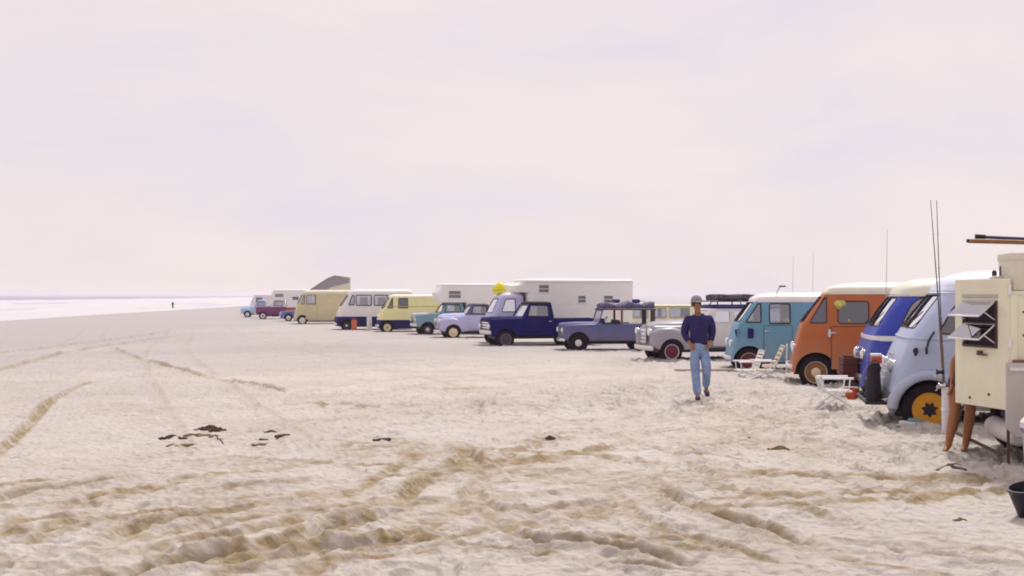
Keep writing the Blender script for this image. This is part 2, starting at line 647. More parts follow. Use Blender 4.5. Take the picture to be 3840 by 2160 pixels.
def sand_material():
    m = bpy.data.materials.new('beach_sand')
    m.use_nodes = True
    t = m.node_tree
    b = t.nodes['Principled BSDF']
    b.inputs['Roughness'].default_value = 0.95
    b.inputs['Specular IOR Level'].default_value = 0.15
    tcn = t.nodes.new('ShaderNodeTexCoord')
    n1 = t.nodes.new('ShaderNodeTexNoise')
    n1.inputs['Scale'].default_value = 0.45
    n1.inputs['Detail'].default_value = 9
    n1.inputs['Roughness'].default_value = 0.68
    t.links.new(tcn.outputs['Object'], n1.inputs['Vector'])
    r = t.nodes.new('ShaderNodeValToRGB')
    r.color_ramp.elements[0].position = 0.36
    r.color_ramp.elements[0].color = (0.545, 0.485, 0.420, 1)
    r.color_ramp.elements[1].position = 0.62
    r.color_ramp.elements[1].color = (0.640, 0.592, 0.552, 1)
    t.links.new(n1.outputs['Fac'], r.inputs['Fac'])
    # moist turned-up sand with rut shade painted in as ochre, and the wet foreshore
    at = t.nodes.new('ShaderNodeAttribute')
    at.attribute_name = 'damp_shade'
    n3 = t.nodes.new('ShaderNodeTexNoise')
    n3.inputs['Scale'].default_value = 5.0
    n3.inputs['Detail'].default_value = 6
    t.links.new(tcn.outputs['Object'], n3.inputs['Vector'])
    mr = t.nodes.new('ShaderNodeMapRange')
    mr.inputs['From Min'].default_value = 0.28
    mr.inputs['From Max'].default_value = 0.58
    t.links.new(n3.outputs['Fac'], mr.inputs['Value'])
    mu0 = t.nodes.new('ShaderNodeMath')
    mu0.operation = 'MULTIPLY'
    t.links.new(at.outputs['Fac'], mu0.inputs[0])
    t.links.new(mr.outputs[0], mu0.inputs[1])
    n4 = t.nodes.new('ShaderNodeTexNoise')
    n4.inputs['Scale'].default_value = 2.6
    n4.inputs['Detail'].default_value = 7
    n4.inputs['Roughness'].default_value = 0.7
    n4.inputs['Distortion'].default_value = 0.6
    mpn = t.nodes.new('ShaderNodeMapping')
    mpn.inputs['Scale'].default_value = (0.75, 1.0, 1.0)
    t.links.new(tcn.outputs['Object'], mpn.inputs['Vector'])
    t.links.new(mpn.outputs[0], n4.inputs['Vector'])
    mr4 = t.nodes.new('ShaderNodeMapRange')
    mr4.inputs['From Min'].default_value = 0.56
    mr4.inputs['From Max'].default_value = 0.72
    mr4.inputs['To Max'].default_value = 0.55
    t.links.new(n4.outputs['Fac'], mr4.inputs['Value'])
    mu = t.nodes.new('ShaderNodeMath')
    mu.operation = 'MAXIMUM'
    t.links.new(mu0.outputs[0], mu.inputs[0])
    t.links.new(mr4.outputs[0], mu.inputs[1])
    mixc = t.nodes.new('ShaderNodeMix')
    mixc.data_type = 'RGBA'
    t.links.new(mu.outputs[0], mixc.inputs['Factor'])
    # sand turns greyer away from the camera and towards the water
    at2 = t.nodes.new('ShaderNodeAttribute')
    at2.attribute_name = 'far_grey'
    mixg = t.nodes.new('ShaderNodeMix')
    mixg.data_type = 'RGBA'
    t.links.new(at2.outputs['Fac'], mixg.inputs['Factor'])
    t.links.new(r.outputs[0], mixg.inputs['A'])
    mixg.inputs['B'].default_value = (0.440, 0.408, 0.405, 1)
    t.links.new(mixg.outputs['Result'], mixc.inputs['A'])
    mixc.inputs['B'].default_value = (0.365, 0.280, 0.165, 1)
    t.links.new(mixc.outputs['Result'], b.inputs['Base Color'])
    # grains and little clods
    n2 = t.nodes.new('ShaderNodeTexNoise')
    n2.inputs['Scale'].default_value = 14
    n2.inputs['Detail'].default_value = 10
    n2.inputs['Roughness'].default_value = 0.72
    t.links.new(tcn.outputs['Object'], n2.inputs['Vector'])
    bp = t.nodes.new('ShaderNodeBump')
    bp.inputs['Strength'].default_value = 0.7
    bp.inputs['Distance'].default_value = 0.07
    t.links.new(n2.outputs['Fac'], bp.inputs['Height'])
    vo = t.nodes.new('ShaderNodeTexVoronoi')          # crumbs and broken crust
    vo.inputs['Scale'].default_value = 11
    vo.inputs['Randomness'].default_value = 1.0
    t.links.new(tcn.outputs['Object'], vo.inputs['Vector'])
    bp2 = t.nodes.new('ShaderNodeBump')
    bp2.inputs['Strength'].default_value = 0.5
    bp2.inputs['Distance'].default_value = 0.06
    t.links.new(vo.outputs['Distance'], bp2.inputs['Height'])
    t.links.new(bp.outputs[0], bp2.inputs['Normal'])
    t.links.new(bp2.outputs[0], b.inputs['Normal'])
    return m


def build_ground():
    # rows: dense where the picture looks, coarse elsewhere
    inv = np.linspace(1 / 5.5, 1 / 62.0, 480)
    ys = np.concatenate([np.linspace(-40, 5, 12), 1 / inv, np.geomspace(63.5, 2600, 85)])
    td = np.linspace(-0.47, 0.47, 900)
    to = np.geomspace(0.48, 3.0, 40)
    ts = np.concatenate([-to[::-1], td, to])
    Yg, Tg = np.meshgrid(ys, ts, indexing='ij')
    Xg = Tg * (np.maximum(Yg, 0) + 10.0)
    X, Y = Xg.ravel(), Yg.ravel()
    Z = base_z(X, Y)
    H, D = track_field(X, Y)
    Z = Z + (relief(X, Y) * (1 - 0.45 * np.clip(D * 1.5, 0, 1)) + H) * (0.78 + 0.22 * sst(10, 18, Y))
    # sand pushed up where the tyres have sunk in
    for px, py in ((3482, 1600), (3345, 1499), (3059, 1437), (2808, 1386), (2516, 1350), (2168, 1313), (1895, 1297), (1699, 1267), (1603, 1254)):
        c = g(px, py)
        r2 = ((X - c.x - .05) / .42) ** 2 + ((Y - c.y + .10) / .28) ** 2
        Z = Z + np.exp(-r2) * (0.045 + 0.05 * vnoise(X / .12, Y / .12))
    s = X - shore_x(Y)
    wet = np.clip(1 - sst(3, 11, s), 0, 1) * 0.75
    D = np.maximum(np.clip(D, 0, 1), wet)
    nr, nc = len(ys), len(ts)
    idx = np.arange(nr * nc).reshape(nr, nc)
    quads = np.stack([idx[:-1, :-1], idx[:-1, 1:], idx[1:, 1:], idx[1:, :-1]], -1).reshape(-1, 4)
    me = bpy.data.meshes.new('sand_beach')
    me.vertices.add(len(X))
    me.vertices.foreach_set('co', np.stack([X, Y, Z], -1).astype(np.float32).ravel())
    me.loops.add(quads.size)
    me.loops.foreach_set('vertex_index', quads.astype(np.int32).ravel())
    me.polygons.add(len(quads))
    me.polygons.foreach_set('loop_start', (np.arange(len(quads)) * 4).astype(np.int32))
    me.polygons.foreach_set('use_smooth', np.ones(len(quads), bool))
    me.update(calc_edges=True)
    gr = np.clip(0.75 * sst(13, 42, Y + 0.35 * np.clip(-X, 0, 30)) + 0.5 * (1 - sst(15, 50, s)) + 0.5 * fbm(X, Y, 9, 3), 0, 1)
    a2 = me.attributes.new('far_grey', 'FLOAT', 'POINT')
    a2.data.foreach_set('value', gr.astype(np.float32))
    a = me.attributes.new('damp_shade', 'FLOAT', 'POINT')
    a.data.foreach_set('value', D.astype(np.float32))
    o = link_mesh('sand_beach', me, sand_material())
    tag(o, kind='structure')
    return Xg, Yg, Z.reshape(nr, nc)


GX, GY, GZ = build_ground()


def gz(x, y):
    """height of the built sand surface at (x, y)"""
    i = int(np.searchsorted(GY[:, 0], y)) - 1
    i = min(max(i, 0), GY.shape[0] - 2)
    fy = (y - GY[i, 0]) / (GY[i + 1, 0] - GY[i, 0])
    def row(k):
        return float(np.interp(x, GX[k], GZ[k]))
    return row(i) * (1 - fy) + row(i + 1) * fy


def gs(px, py):
    p = g(px, py)
    return Vector((p.x, p.y, gz(p.x, p.y)))


# ------------------------------------------------------------------ sea
def build_sea():
    ys = np.concatenate([np.linspace(20, 400, 150), np.geomspace(410, 2600, 60)])
    so = np.concatenate([np.linspace(-14, 180, 150), np.geomspace(185, 2600, 60)])
    Yg, Sg = np.meshgrid(ys, so, indexing='ij')
    sw = fbm(Yg, Sg, 40, 3) * 16
    Xg = shore_x(Yg) - Sg
    Z = np.full_like(Xg, SEA_Z)
    foam = np.zeros_like(Xg)
    for c, w, hgt in ((10, 5, .22), (27, 6, .5), (52, 8, .75), (82, 9, .8), (118, 10, .6), (160, 12, .5)):
        d = Sg + sw - c
        seg = sst(-0.25, 0.15, fbm(Yg, Sg * 0.2 + c, 60, 2))
        Z += hgt * seg * np.exp(-(d / (w * 0.5)) ** 2)
        foam = np.maximum(foam, (0.45 + 0.55 * seg) * np.exp(-np.clip(-(d - w * .3) / (w * 2.6), 0, 9) ** 2 - np.clip((d - w * .3) / w, 0, 9) ** 2))
    Z += fbm(Xg, Yg, 9, 3) * 0.18 * sst(2, 40, Sg)
    foam = np.clip(foam * 1.25 * (1 - sst(150, 330, Sg + sw)) + 0.75 * (1 - sst(2, 16, Sg + sw * .2)), 0, 1)
    nr, nc = Xg.shape
    idx = np.arange(nr * nc).reshape(nr, nc)
    q = np.stack([idx[:-1, :-1], idx[1:, :-1], idx[1:, 1:], idx[:-1, 1:]], -1).reshape(-1, 4)
    me = bpy.data.meshes.new('sea')
    me.from_pydata(np.stack([Xg.ravel(), Yg.ravel(), Z.ravel()], -1).tolist(), [], q.tolist())
    me.polygons.foreach_set('use_smooth', np.ones(len(q), bool))
    a = me.attributes.new('foam', 'FLOAT', 'POINT')
    a.data.foreach_set('value', foam.ravel().astype(np.float32))
    m = bpy.data.materials.new('sea_water')
    m.use_nodes = True
    t = m.node_tree
    b = t.nodes['Principled BSDF']
    tcn = t.nodes.new('ShaderNodeTexCoord')
    at = t.nodes.new('ShaderNodeAttribute')
    at.attribute_name = 'foam'
    n = t.nodes.new('ShaderNodeTexNoise')
    n.inputs['Scale'].default_value = 0.22
    n.inputs['Detail'].default_value = 8
    t.links.new(tcn.outputs['Object'], n.inputs['Vector'])
    ad = t.nodes.new('ShaderNodeMath')
    ad.operation = 'ADD'
    t.links.new(at.outputs['Fac'], ad.inputs[0])
    t.links.new(n.outputs['Fac'], ad.inputs[1])
    mr = t.nodes.new('ShaderNodeMapRange')
    mr.inputs['From Min'].default_value = 0.70
    mr.inputs['From Max'].default_value = 1.05
    t.links.new(ad.outputs[0], mr.inputs['Value'])
    mixc = t.nodes.new('ShaderNodeMix')
    mixc.data_type = 'RGBA'
    t.links.new(mr.outputs[0], mixc.inputs['Factor'])
    mixc.inputs['A'].default_value = (0.25, 0.25, 0.36, 1)
    mixc.inputs['B'].default_value = (0.56, 0.54, 0.57, 1)
    t.links.new(mixc.outputs['Result'], b.inputs['Base Color'])
    b.inputs['Roughness'].default_value = 0.55
    n2 = t.nodes.new('ShaderNodeTexNoise')
    n2.inputs['Scale'].default_value = 0.9
    n2.inputs['Detail'].default_value = 5
    t.links.new(tcn.outputs['Object'], n2.inputs['Vector'])
    bp = t.nodes.new('ShaderNodeBump')
    bp.inputs['Strength'].default_value = 0.6
    bp.inputs['Distance'].default_value = 0.4
    t.links.new(n2.outputs['Fac'], bp.inputs['Height'])
    t.links.new(bp.outputs[0], b.inputs['Normal'])
    tag(link_mesh('sea', me, m), kind='structure')
    # bay added behind the row: its sheet mirrors sky so the gaps stay bright
    ys = np.concatenate([np.linspace(-40, 160, 60), np.geomspace(165, 2600, 50)])
    so = np.concatenate([np.linspace(8, 90, 40), np.geomspace(95, 2800, 50)])
    Yg, Sg = np.meshgrid(ys, so, indexing='ij')
    Xg = row_x(Yg) + Sg
    Z = SEA_Z + fbm(Xg, Yg, 6, 2) * 0.04
    nr, nc = Xg.shape
    idx = np.arange(nr * nc).reshape(nr, nc)
    q = np.stack([idx[:-1, :-1], idx[:-1, 1:], idx[1:, 1:], idx[1:, :-1]], -1).reshape(-1, 4)
    mb_ = bpy.data.meshes.new('added_bay')
    mb_.from_pydata(np.stack([Xg.ravel(), Yg.ravel(), Z.ravel()], -1).tolist(), [], q.tolist())
    m2 = bpy.data.materials.new('added_bay')
    m2.use_nodes = True
    b2 = m2.node_tree.nodes['Principled BSDF']
    b2.inputs['Base Color'].default_value = (0.30, 0.30, 0.36, 1)
    b2.inputs['Roughness'].default_value = 0.12
    b2.inputs['Specular IOR Level'].default_value = 0.8
    tag(link_mesh('added_bay', mb_, m2), kind='structure')


build_sea()

# ------------------------------------------------------------------ vehicle kit
# local frame of every vehicle: front axle above the origin, front towards -X, the side seen here is -Y
def round_poly(pts, r, n=4):
    """polygon (a, b) with rounded corners; r a number or a list"""
    res = []
    m = len(pts)
    for i in range(m):
        p0, p1, p2 = Vector(pts[i - 1]), Vector(pts[i]), Vector(pts[(i + 1) % m])
        ri = r[i] if isinstance(r, (list, tuple)) else r
        d0, d1 = (p0 - p1), (p2 - p1)
        ri0 = min(ri, d0.length * 0.45, d1.length * 0.45)
        a = p1 + d0.normalized() * ri0
        b = p1 + d1.normalized() * ri0
        for k in range(n + 1):
            t = k / n
            q = a * (1 - t) ** 2 + p1 * (2 * t * (1 - t)) + b * t * t
            res.append((q.x, q.y))
    return res


class Shell:
    """closed-wall body described by plan outlines stacked in z"""
    def __init__(s, prof, bow=0.0, bowr=0.0):
        # prof rows: z, x_front, x_rear, half_width, front corner radius, rear corner radius
        s.p = np.array(prof, float)
        s.bow, s.bowr = bow, bowr

    def at(s, z):
        p = s.p
        return [float(np.interp(z, p[:, 0], p[:, k])) for k in range(1, 6)]

    def ring(s, row, t=0.0):
        xf, xr, hw, rf, rr = row
        xf, xr, hw = xf + t, xr - t, hw - t
        rf, rr = max(rf - t, 0.01), max(rr - t, 0.01)
        nF, nC, nS = 7, 6, 8
        pts = []
        yf, yr = hw - rf, hw - rr
        xe = xf + s.bow * (yf / hw) ** 2
        xre = xr - s.bowr * (yr / hw) ** 2
        for k in range(nF):
            y = -yf + 2 * yf * k / (nF - 1)
            pts.append((xf + s.bow * (y / hw) ** 2, y))
        for k in range(1, nC + 1):
            a = math.pi / 2 * k / nC
            pts.append((xe + rf - rf * math.cos(a), yf + rf * math.sin(a)))
        for k in range(1, nS):
            pts.append((xe + rf + (xre - rr - xe - rf) * k / nS, hw))
        for k in range(0, nC + 1):
            a = math.pi / 2 * k / nC
            pts.append((xre - rr + rr * math.sin(a), yr + rr * math.cos(a)))
        for k in range(1, nF - 1):
            y = yr - 2 * yr * k / (nF - 1)
            pts.append((xr - s.bowr * (y / hw) ** 2, y))
        for k in range(0, nC + 1):
            a = math.pi / 2 * (1 - k / nC)
            pts.append((xre - rr + rr * math.sin(a), -yr - rr * math.cos(a)))
        for k in range(1, nS):
            pts.append((xre - rr + (xe + rf - xre + rr) * k / nS, -hw))
        for k in range(0, nC):
            a = math.pi / 2 * (1 - k / nC)
            pts.append((xe + rf - rf * math.cos(a), -yf - rf * math.sin(a)))
        return pts

    def side_y(s, x, z):
        xf, xr, hw, rf, rr = s.at(z)
        yf = hw - rf
        xe = xf + s.bow * (yf / hw) ** 2
        if x < xe + rf:
            u = min(1, (xe + rf - x) / rf)
            return yf + rf * math.sqrt(max(0, 1 - u * u))
        if x > xr - rr:
            u = min(1, (x - xr + rr) / rr)
            return hw - rr + rr * math.sqrt(max(0, 1 - u * u))
        return hw

    def front_x(s, y, z):
        xf, xr, hw, rf, rr = s.at(z)
        yf = hw - rf
        if abs(y) <= yf:
            return xf + s.bow * (y / hw) ** 2
        u = min(1, (abs(y) - yf) / rf)
        return xf + s.bow * (yf / hw) ** 2 + rf - rf * math.sqrt(max(0, 1 - u * u))

    def rear_x(s, y, z):
        return s.at(z)[1]

    def levels(s, z0, z1, step=0.09):
        zs = sorted(set([z0, z1] + [float(z) for z in s.p[:, 0] if z0 < z < z1] + list(np.arange(z0 + step, z1 - step * .5, step))))
        return zs

    def walls(s, name, z0, z1, mat, parent, t=0.035, step=0.09):
        zs = s.levels(z0, z1, step)
        rows = [s.at(z) for z in zs]
        o_ = [[(x, y, z) for x, y in s.ring(r)] for r, z in zip(rows, zs)]
        i_ = [[(x, y, z) for x, y in s.ring(r, t)] for r, z in zip(rows, zs)]
        n = len(o_[0])
        seq = o_ + i_[::-1]
        v = [p for ring in seq for p in ring]
        f = []
        m = len(seq)
        for a in range(m):
            b = (a + 1) % m
            for k in range(n):
                l = (k + 1) % n
                f.append((a * n + k, a * n + l, b * n + l, b * n + k))
        return obj(name, v, f, mat, parent, True)

    def solid(s, name, z0, z1, mat, parent, step=0.15):
        zs = s.levels(z0, z1, step)
        rings = [[(x, y, z) for x, y in s.ring(s.at(z))] for z in zs]
        n = len(rings[0])
        v = [p for r in rings for p in r]
        f = []
        for a in range(len(rings) - 1):
            for k in range(n):
                l = (k + 1) % n
                f.append((a * n + k, a * n + l, (a + 1) * n + l, (a + 1) * n + k))
        f.append(tuple(range(n)))
        f.append(tuple((len(rings) - 1) * n + k for k in range(n)))
        return obj(name, v, f, mat, parent, True)

    def roof(s, name, z0, h, ins, mat, parent, lip=0.012, skirt=0.03, insx=None, insr=None):
        """domed lid starting at z0"""
        base = s.at(z0)
        insx = ins if insx is None else insx
        insr = ins if insr is None else insr
        rings = []
        def mk(dx, dr, dy, z):
            xf, xr, hw, rf, rr = base
            return [(x, y, z) for x, y in s.ring([xf + dx, xr - dr, hw - dy, max(rf - dy * .3, .05), max(rr - dy * .3, .05)])]
        rings.append(mk(-lip, -lip, -lip, z0 - skirt))
        rings.append(mk(-lip, -lip, -lip, z0 + 0.005))
        for k in range(0, 8):
            a = math.pi / 2 * k / 7
            c = 1 - math.cos(a)
            rings.append(mk(insx * c - lip * .3, insr * c - lip * .3, ins * c - lip * .3, z0 + 0.008 + h * math.sin(a)))
        n = len(rings[0])
        v = [p for r in rings for p in r]
        f = []
        for a in range(len(rings) - 1):
            for k in range(n):
                l = (k + 1) % n
                f.append((a * n + k, a * n + l, (a + 1) * n + l, (a + 1) * n + k))
        f.append(tuple(range(n)))
        f.append(tuple((len(rings) - 1) * n + k for k in range(n)))
        return obj(name, v, f, mat, parent, True)

    # openings -----------------------------------------------------------
    def cut_side(s, mb, poly, both=True, far=3.0):
        y0, y1 = (-far, far) if both else (-far, -0.2)
        n = len(poly)
        v = [(x, y0, z) for x, z in poly] + [(x, y1, z) for x, z in poly]
        mb.add(v, [tuple(range(n)), tuple(range(n, 2 * n))] + [(k, (k + 1) % n, n + (k + 1) % n, n + k) for k in range(n)])

    def cut_front(s, mb, poly, rear=False, depth=0.5):
        zc = sum(p[1] for p in poly) / len(poly)
        xs = [s.front_x(y, z) for y, z in poly]
        x0, x1 = (min(xs) - 1.0, max(xs) + depth) if not rear else (s.at(zc)[1] - depth, s.at(zc)[1] + 1)
        n = len(poly)
        v = [(x0, y, z) for y, z in poly] + [(x1, y, z) for y, z in poly]
        mb.add(v, [tuple(range(n)), tuple(range(n, 2 * n))] + [(k, (k + 1) % n, n + (k + 1) % n, n + k) for k in range(n)])

    def pane_side(s, name, poly, side, mat, parent, inset=0.016, th=0.006):
        v = [(x, side * (s.side_y(x, z) - inset), z) for x, z in poly] + [(x, side * (s.side_y(x, z) - inset - th), z) for x, z in poly]
        n = len(poly)
        return obj(name, v, [tuple(range(n)), tuple(range(n, 2 * n))] + [(k, (k + 1) % n, n + (k + 1) % n, n + k) for k in range(n)], mat, parent)

    def pane_front(s, name, quad, mat, parent, inset=0.018, rear=False, th=0.006):
        """quad: (y,z) lower-left, lower-right, upper-right, upper-left; follows the curve of the nose"""
        nu, nv = 9, 5
        v, f = [], []
        for lay in (0, th):
            for j in range(nv):
                for i in range(nu):
                    u, w = i / (nu - 1), j / (nv - 1)
                    y = (quad[0][0] * (1 - u) + quad[1][0] * u) * (1 - w) + (quad[3][0] * (1 - u) + quad[2][0] * u) * w
                    z = (quad[0][1] * (1 - u) + quad[1][1] * u) * (1 - w) + (quad[3][1] * (1 - u) + quad[2][1] * u) * w
                    x = s.front_x(y, z) + inset + lay if not rear else s.rear_x(y, z) - inset - lay
                    v.append((x, y, z))
        k = nu * nv
        for b in (0, k):
            for j in range(nv - 1):
                for i in range(nu - 1):
                    a = b + j * nu + i
                    f.append((a, a + 1, a + nu + 1, a + nu))
        rim = [i for i in range(nu)] + [j * nu + nu - 1 for j in range(1, nv)] + [(nv - 1) * nu + i for i in range(nu - 2, -1, -1)] + [j * nu for j in range(nv - 2, 0, -1)]
        for a in range(len(rim)):
            b = (a + 1) % len(rim)
            f.append((rim[a], rim[b], rim[b] + k, rim[a] + k))
        return obj(name, v, f, mat, parent, True)

    def frame_side(s, name, poly, side, mat, parent, r=0.016, proud=0.0):
        pts = [(x, side * (s.side_y(x, z) + proud), z) for x, z in poly]
        return MB().tube(pts, r, 6, True).build(name, mat, parent, True, 80)

    def frame_front(s, name, poly, mat, parent, r=0.016, rear=False):
        P = []
        m = len(poly)
        for i in range(m):
            a, b = poly[i], poly[(i + 1) % m]
            for k in range(4):
                t = k / 4
                y, z = a[0] * (1 - t) + b[0] * t, a[1] * (1 - t) + b[1] * t
                P.append((s.front_x(y, z) if not rear else s.rear_x(y, z), y, z))
        return MB().tube(P, r, 6, True).build(name, mat, parent, True, 80)

    def panel_side(s, name, poly, side, mat, parent, th=0.008, nx=1):
        """thin pressed panel standing just proud of the side (doors)"""
        n = len(poly)
        v = [(x, side * (s.side_y(x, z) + th), z) for x, z in poly] + [(x, side * (s.side_y(x, z) - 0.01), z) for x, z in poly]
        return obj(name, v, [tuple(range(n)), tuple(range(n, 2 * n))] + [(k, (k + 1) % n, n + (k + 1) % n, n + k) for k in range(n)], mat, parent)

    def band(s, name, z, h, mat, parent, x_to=None, th=0.014):
        """raised belt moulding that runs round the front and down both sides"""
        row = s.at(z)
        pts = s.ring(row)
        if x_to is not None:
            pts = [p for p in pts if p[0] <= x_to]
            # reorder to an open path: far side rear -> nose -> near side rear
            far = sorted([p for p in pts if p[1] > row[2] * .98], key=lambda p: -p[0])
            near = sorted([p for p in pts if p[1] < -row[2] * .98], key=lambda p: p[0])
            mid = sorted([p for p in pts if abs(p[1]) <= row[2] * .98], key=lambda p: -p[1])
            pts = far + mid + near
        P = [(x, y, z) for x, y in pts]
        return MB().tube([Vector(p) for p in P], th, 6, x_to is None, flat=h / (2 * th)).build(name, mat, parent, True, 80)


def xloft(name, st, mat, parent=None, cut=None, angle=40):
    """solid lofted along x; station = (x, half width, z bottom, z top, corner radius, y centre, crown)"""
    rings = []
    for q in st:
        x, hw, zb, zt, r = q[:5]
        yc = q[5] if len(q) > 5 else 0
        cr_ = q[6] if len(q) > 6 else 0
        r = min(r, hw * .95, (zt - zb) * .9)
        rb = min(0.05, r, hw * .5)
        pts = []
        for k in range(5):
            a = math.pi / 2 * k / 4
            pts.append((-hw + rb - rb * math.sin(a), zb + rb - rb * math.cos(a)))
        for k in range(7):
            a = math.pi / 2 * k / 6
            pts.append((-hw + r - r * math.cos(a), zt - r + r * math.sin(a)))
        for k in range(1, 6):
            y = (-hw + r) + 2 * (hw - r) * k / 6
            pts.append((y, zt + cr_ * (1 - (y / max(hw - r, 1e-4)) ** 2)))
        full = pts + [(-a, b) for a, b in pts[:12][::-1]]
        rings.append([(x, yc + a, b) for a, b in full])
    n = len(rings[0])
    v = [p for r_ in rings for p in r_]
    f = []
    for a in range(len(rings) - 1):
        for k in range(n):
            l = (k + 1) % n
            f.append((a * n + k, a * n + l, (a + 1) * n + l, (a + 1) * n + k))
    f.append(tuple(range(n)))
    f.append(tuple((len(rings) - 1) * n + k for k in range(n)))
    o = obj(name, v, f, mat, parent, True, angle)
    if cut is not None:
        bool_cut(o, cut)
    return o


def arch_cut(mb, x, z, r, hw, depth=0.42, both=True, n=28):
    for s in ((-1, 1) if both else (-1,)):
        y0, y1 = s * (hw + 0.3), s * (hw - depth)
        v = [(x + r * math.cos(2 * math.pi * k / n), y0, z + r * math.sin(2 * math.pi * k / n)) for k in range(n)]
        v += [(a, y1, b) for a, _, b in v]
        mb.add(v, [tuple(range(n)), tuple(range(n, 2 * n))] + [(k, (k + 1) % n, n + (k + 1) % n, n + k) for k in range(n)])
    return mb


WHEELS = {}


def wheel_meshes(r, w, rimr, rim_mat, hub_mat, ring_mat, hubr, star):
    key = (r, w, rimr, rim_mat.name, hub_mat.name, ring_mat.name if ring_mat else '', hubr, star)
    if key in WHEELS:
        return WHEELS[key]
    h = w / 2
    tp = [(rimr - .012, h * .55), (rimr, h * .86), (rimr + (r - rimr) * .35, h * 1.02), (rimr + (r - rimr) * .72, h * .98), (r * .965, h * .82), (r, h * .55), (r, 0),
          (r, -h * .55), (r * .965, -h * .82), (rimr + (r - rimr) * .72, -h * .98), (rimr + (r - rimr) * .35, -h * 1.02), (rimr, -h * .86), (rimr - .012, -h * .55)]
    tm = MB().lathe(tp, 36, 'y', caps=False)
    # shallow tread bars
    for k in range(36):
        a = 2 * math.pi * k / 36
        for sgn in (-1, 1):
            c, s_ = math.cos(a + sgn * .03), math.sin(a + sgn * .03)
            rr = r * 1.0
            t = .026
            vv = []
            for yy in (sgn * h * .12, sgn * h * .84):
                for rad in (rr - .02, rr + .006 if abs(yy) < h * .5 else rr - .006):
                    for da in (-t, t):
                        vv.append((rad * math.cos(a + sgn * .03 + da), yy, rad * math.sin(a + sgn * .03 + da)))
            tm.add(vv, [(0, 1, 3, 2), (4, 6, 7, 5), (0, 4, 5, 1), (2, 3, 7, 6), (0, 2, 6, 4), (1, 5, 7, 3)])
    tyre = make_mesh('tyre', tm.v, tm.f, True, 35)
    tyre.materials.append(M_TYRE)
    rp = [(rimr - .002, -h * .80), (rimr + .006, -h * .90), (rimr - .01, -h * .88), (rimr - .03, -h * .66), (rimr * .80, -h * .42), (rimr * .72, -h * .55), (rimr * .45, -h * .64), (hubr * .9, -h * .60), (0.004, -h * .60)]
    rm = MB().lathe(rp + [(0.004, -h * .3), (rimr - .02, h * .3)], 32, 'y')
    rim = make_mesh('rim', rm.v, rm.f, True, 35)
    rim.materials.append(rim_mat)
    hm = MB()
    if star:
        n = 7
        v = []
        for lay in (-h * .84, -h * .50):
            for k in range(2 * n):
                a = math.pi * k / n
                q = hubr * (1.0 if k % 2 == 0 else .62)
                v.append((q * math.cos(a), lay, q * math.sin(a)))
        hm.add(v, [tuple(range(2 * n)), tuple(range(2 * n, 4 * n))] + [(k, (k + 1) % (2 * n), 2 * n + (k + 1) % (2 * n), 2 * n + k) for k in range(2 * n)])
        hm.lathe([(hubr * .5, -h * .6), (hubr * .45, -h * .95), (hubr * .2, -h * 1.02), (.003, -h * 1.02)], 16, 'y')
    else:
        hm.lathe([(hubr, -h * .52), (hubr * .97, -h * .68), (hubr * .8, -h * .84), (hubr * .5, -h * .96), (hubr * .2, -h * 1.0), (.003, -h * 1.0), (.003, -h * .5)], 24, 'y')
    hub = make_mesh('hub_cap', hm.v, hm.f, True, 45)
    hub.materials.append(hub_mat)
    ring = None
    if ring_mat:
        wm = MB().lathe([(rimr + .004, -h * .885), (rimr + .008, -h * 1.00), (rimr + (r - rimr) * .16, -h * 1.04), (rimr + (r - rimr) * .20, -h * 1.03), (rimr + (r - rimr) * .16, -h * .98), (rimr + .004, -h * .87)], 32, 'y', caps=False)
        ring = make_mesh('whitewall', wm.v, wm.f, True, 60)
        ring.materials.append(ring_mat)
    WHEELS[key] = (tyre, rim, hub, ring)
    return WHEELS[key]


def add_wheels(T, axles, track, zc, r=.35, w=.19, rimr=.205, rim=None, hub=None, ring=None, hubr=.12, star=False):
    ms = wheel_meshes(r, w, rimr, rim, hub, ring, hubr, star)
    for ax in axles:
        for s in (-1, 1):
            t = link_mesh('wheel', ms[0], None, T)
            t.location = (ax, s * track / 2, zc)
            t.rotation_euler = (0, random.uniform(0, 2), math.pi if s > 0 else 0)
            link_mesh('rim', ms[1], None, t)
            link_mesh('hub_cap', ms[2], None, t)
            if ms[3]:
                link_mesh('whitewall', ms[3], None, t)


def place(px, py, alpha, track):
    """world position of the front axle centre when the near front wheel meets the sand at the pixel"""
    p = g(px, py)
    a = R(alpha)
    x, y = p.x - math.sin(a) * track / 2, p.y + math.cos(a) * track / 2
    return Vector((x, y, float(base_z(p.x, p.y)))), a


def headlight(T, x, y, z, r=.09, ring=M_CHROME, depth=.06):
    h = MB().lathe([(.004, -depth), (r * .5, -depth * .95), (r * .85, -depth * .7), (r, -depth * .3), (r * .98, .05), (.004, .05)], 20, 'x', (x, y, z)).build('headlight', M_LENS, T, True)
    MB().tube([(x - depth * .25, y + r * 1.04 * math.cos(a), z + r * 1.04 * math.sin(a)) for a in [2 * math.pi * k / 20 for k in range(20)]], .014, 6, True).build('headlight_ring', ring, h, True, 80)


def bumper_bar(T, sh, z, out_, hw, mat, h=.12, th=.03, name='bumper'):
    pts = []
    for k in range(13):
        y = hw * (-1 + 2 * k / 12)
        yy = max(-sh.at(z)[2] * .98, min(sh.at(z)[2] * .98, y))
        pts.append((sh.front_x(yy, z) * .35 + sh.front_x(0, z) * .65 - out_ + .10 * (y / hw) ** 4, y, z))
    return MB().tube(pts, th, 8, False, flat=h / (2 * th)).build(name, mat, T, True, 60)


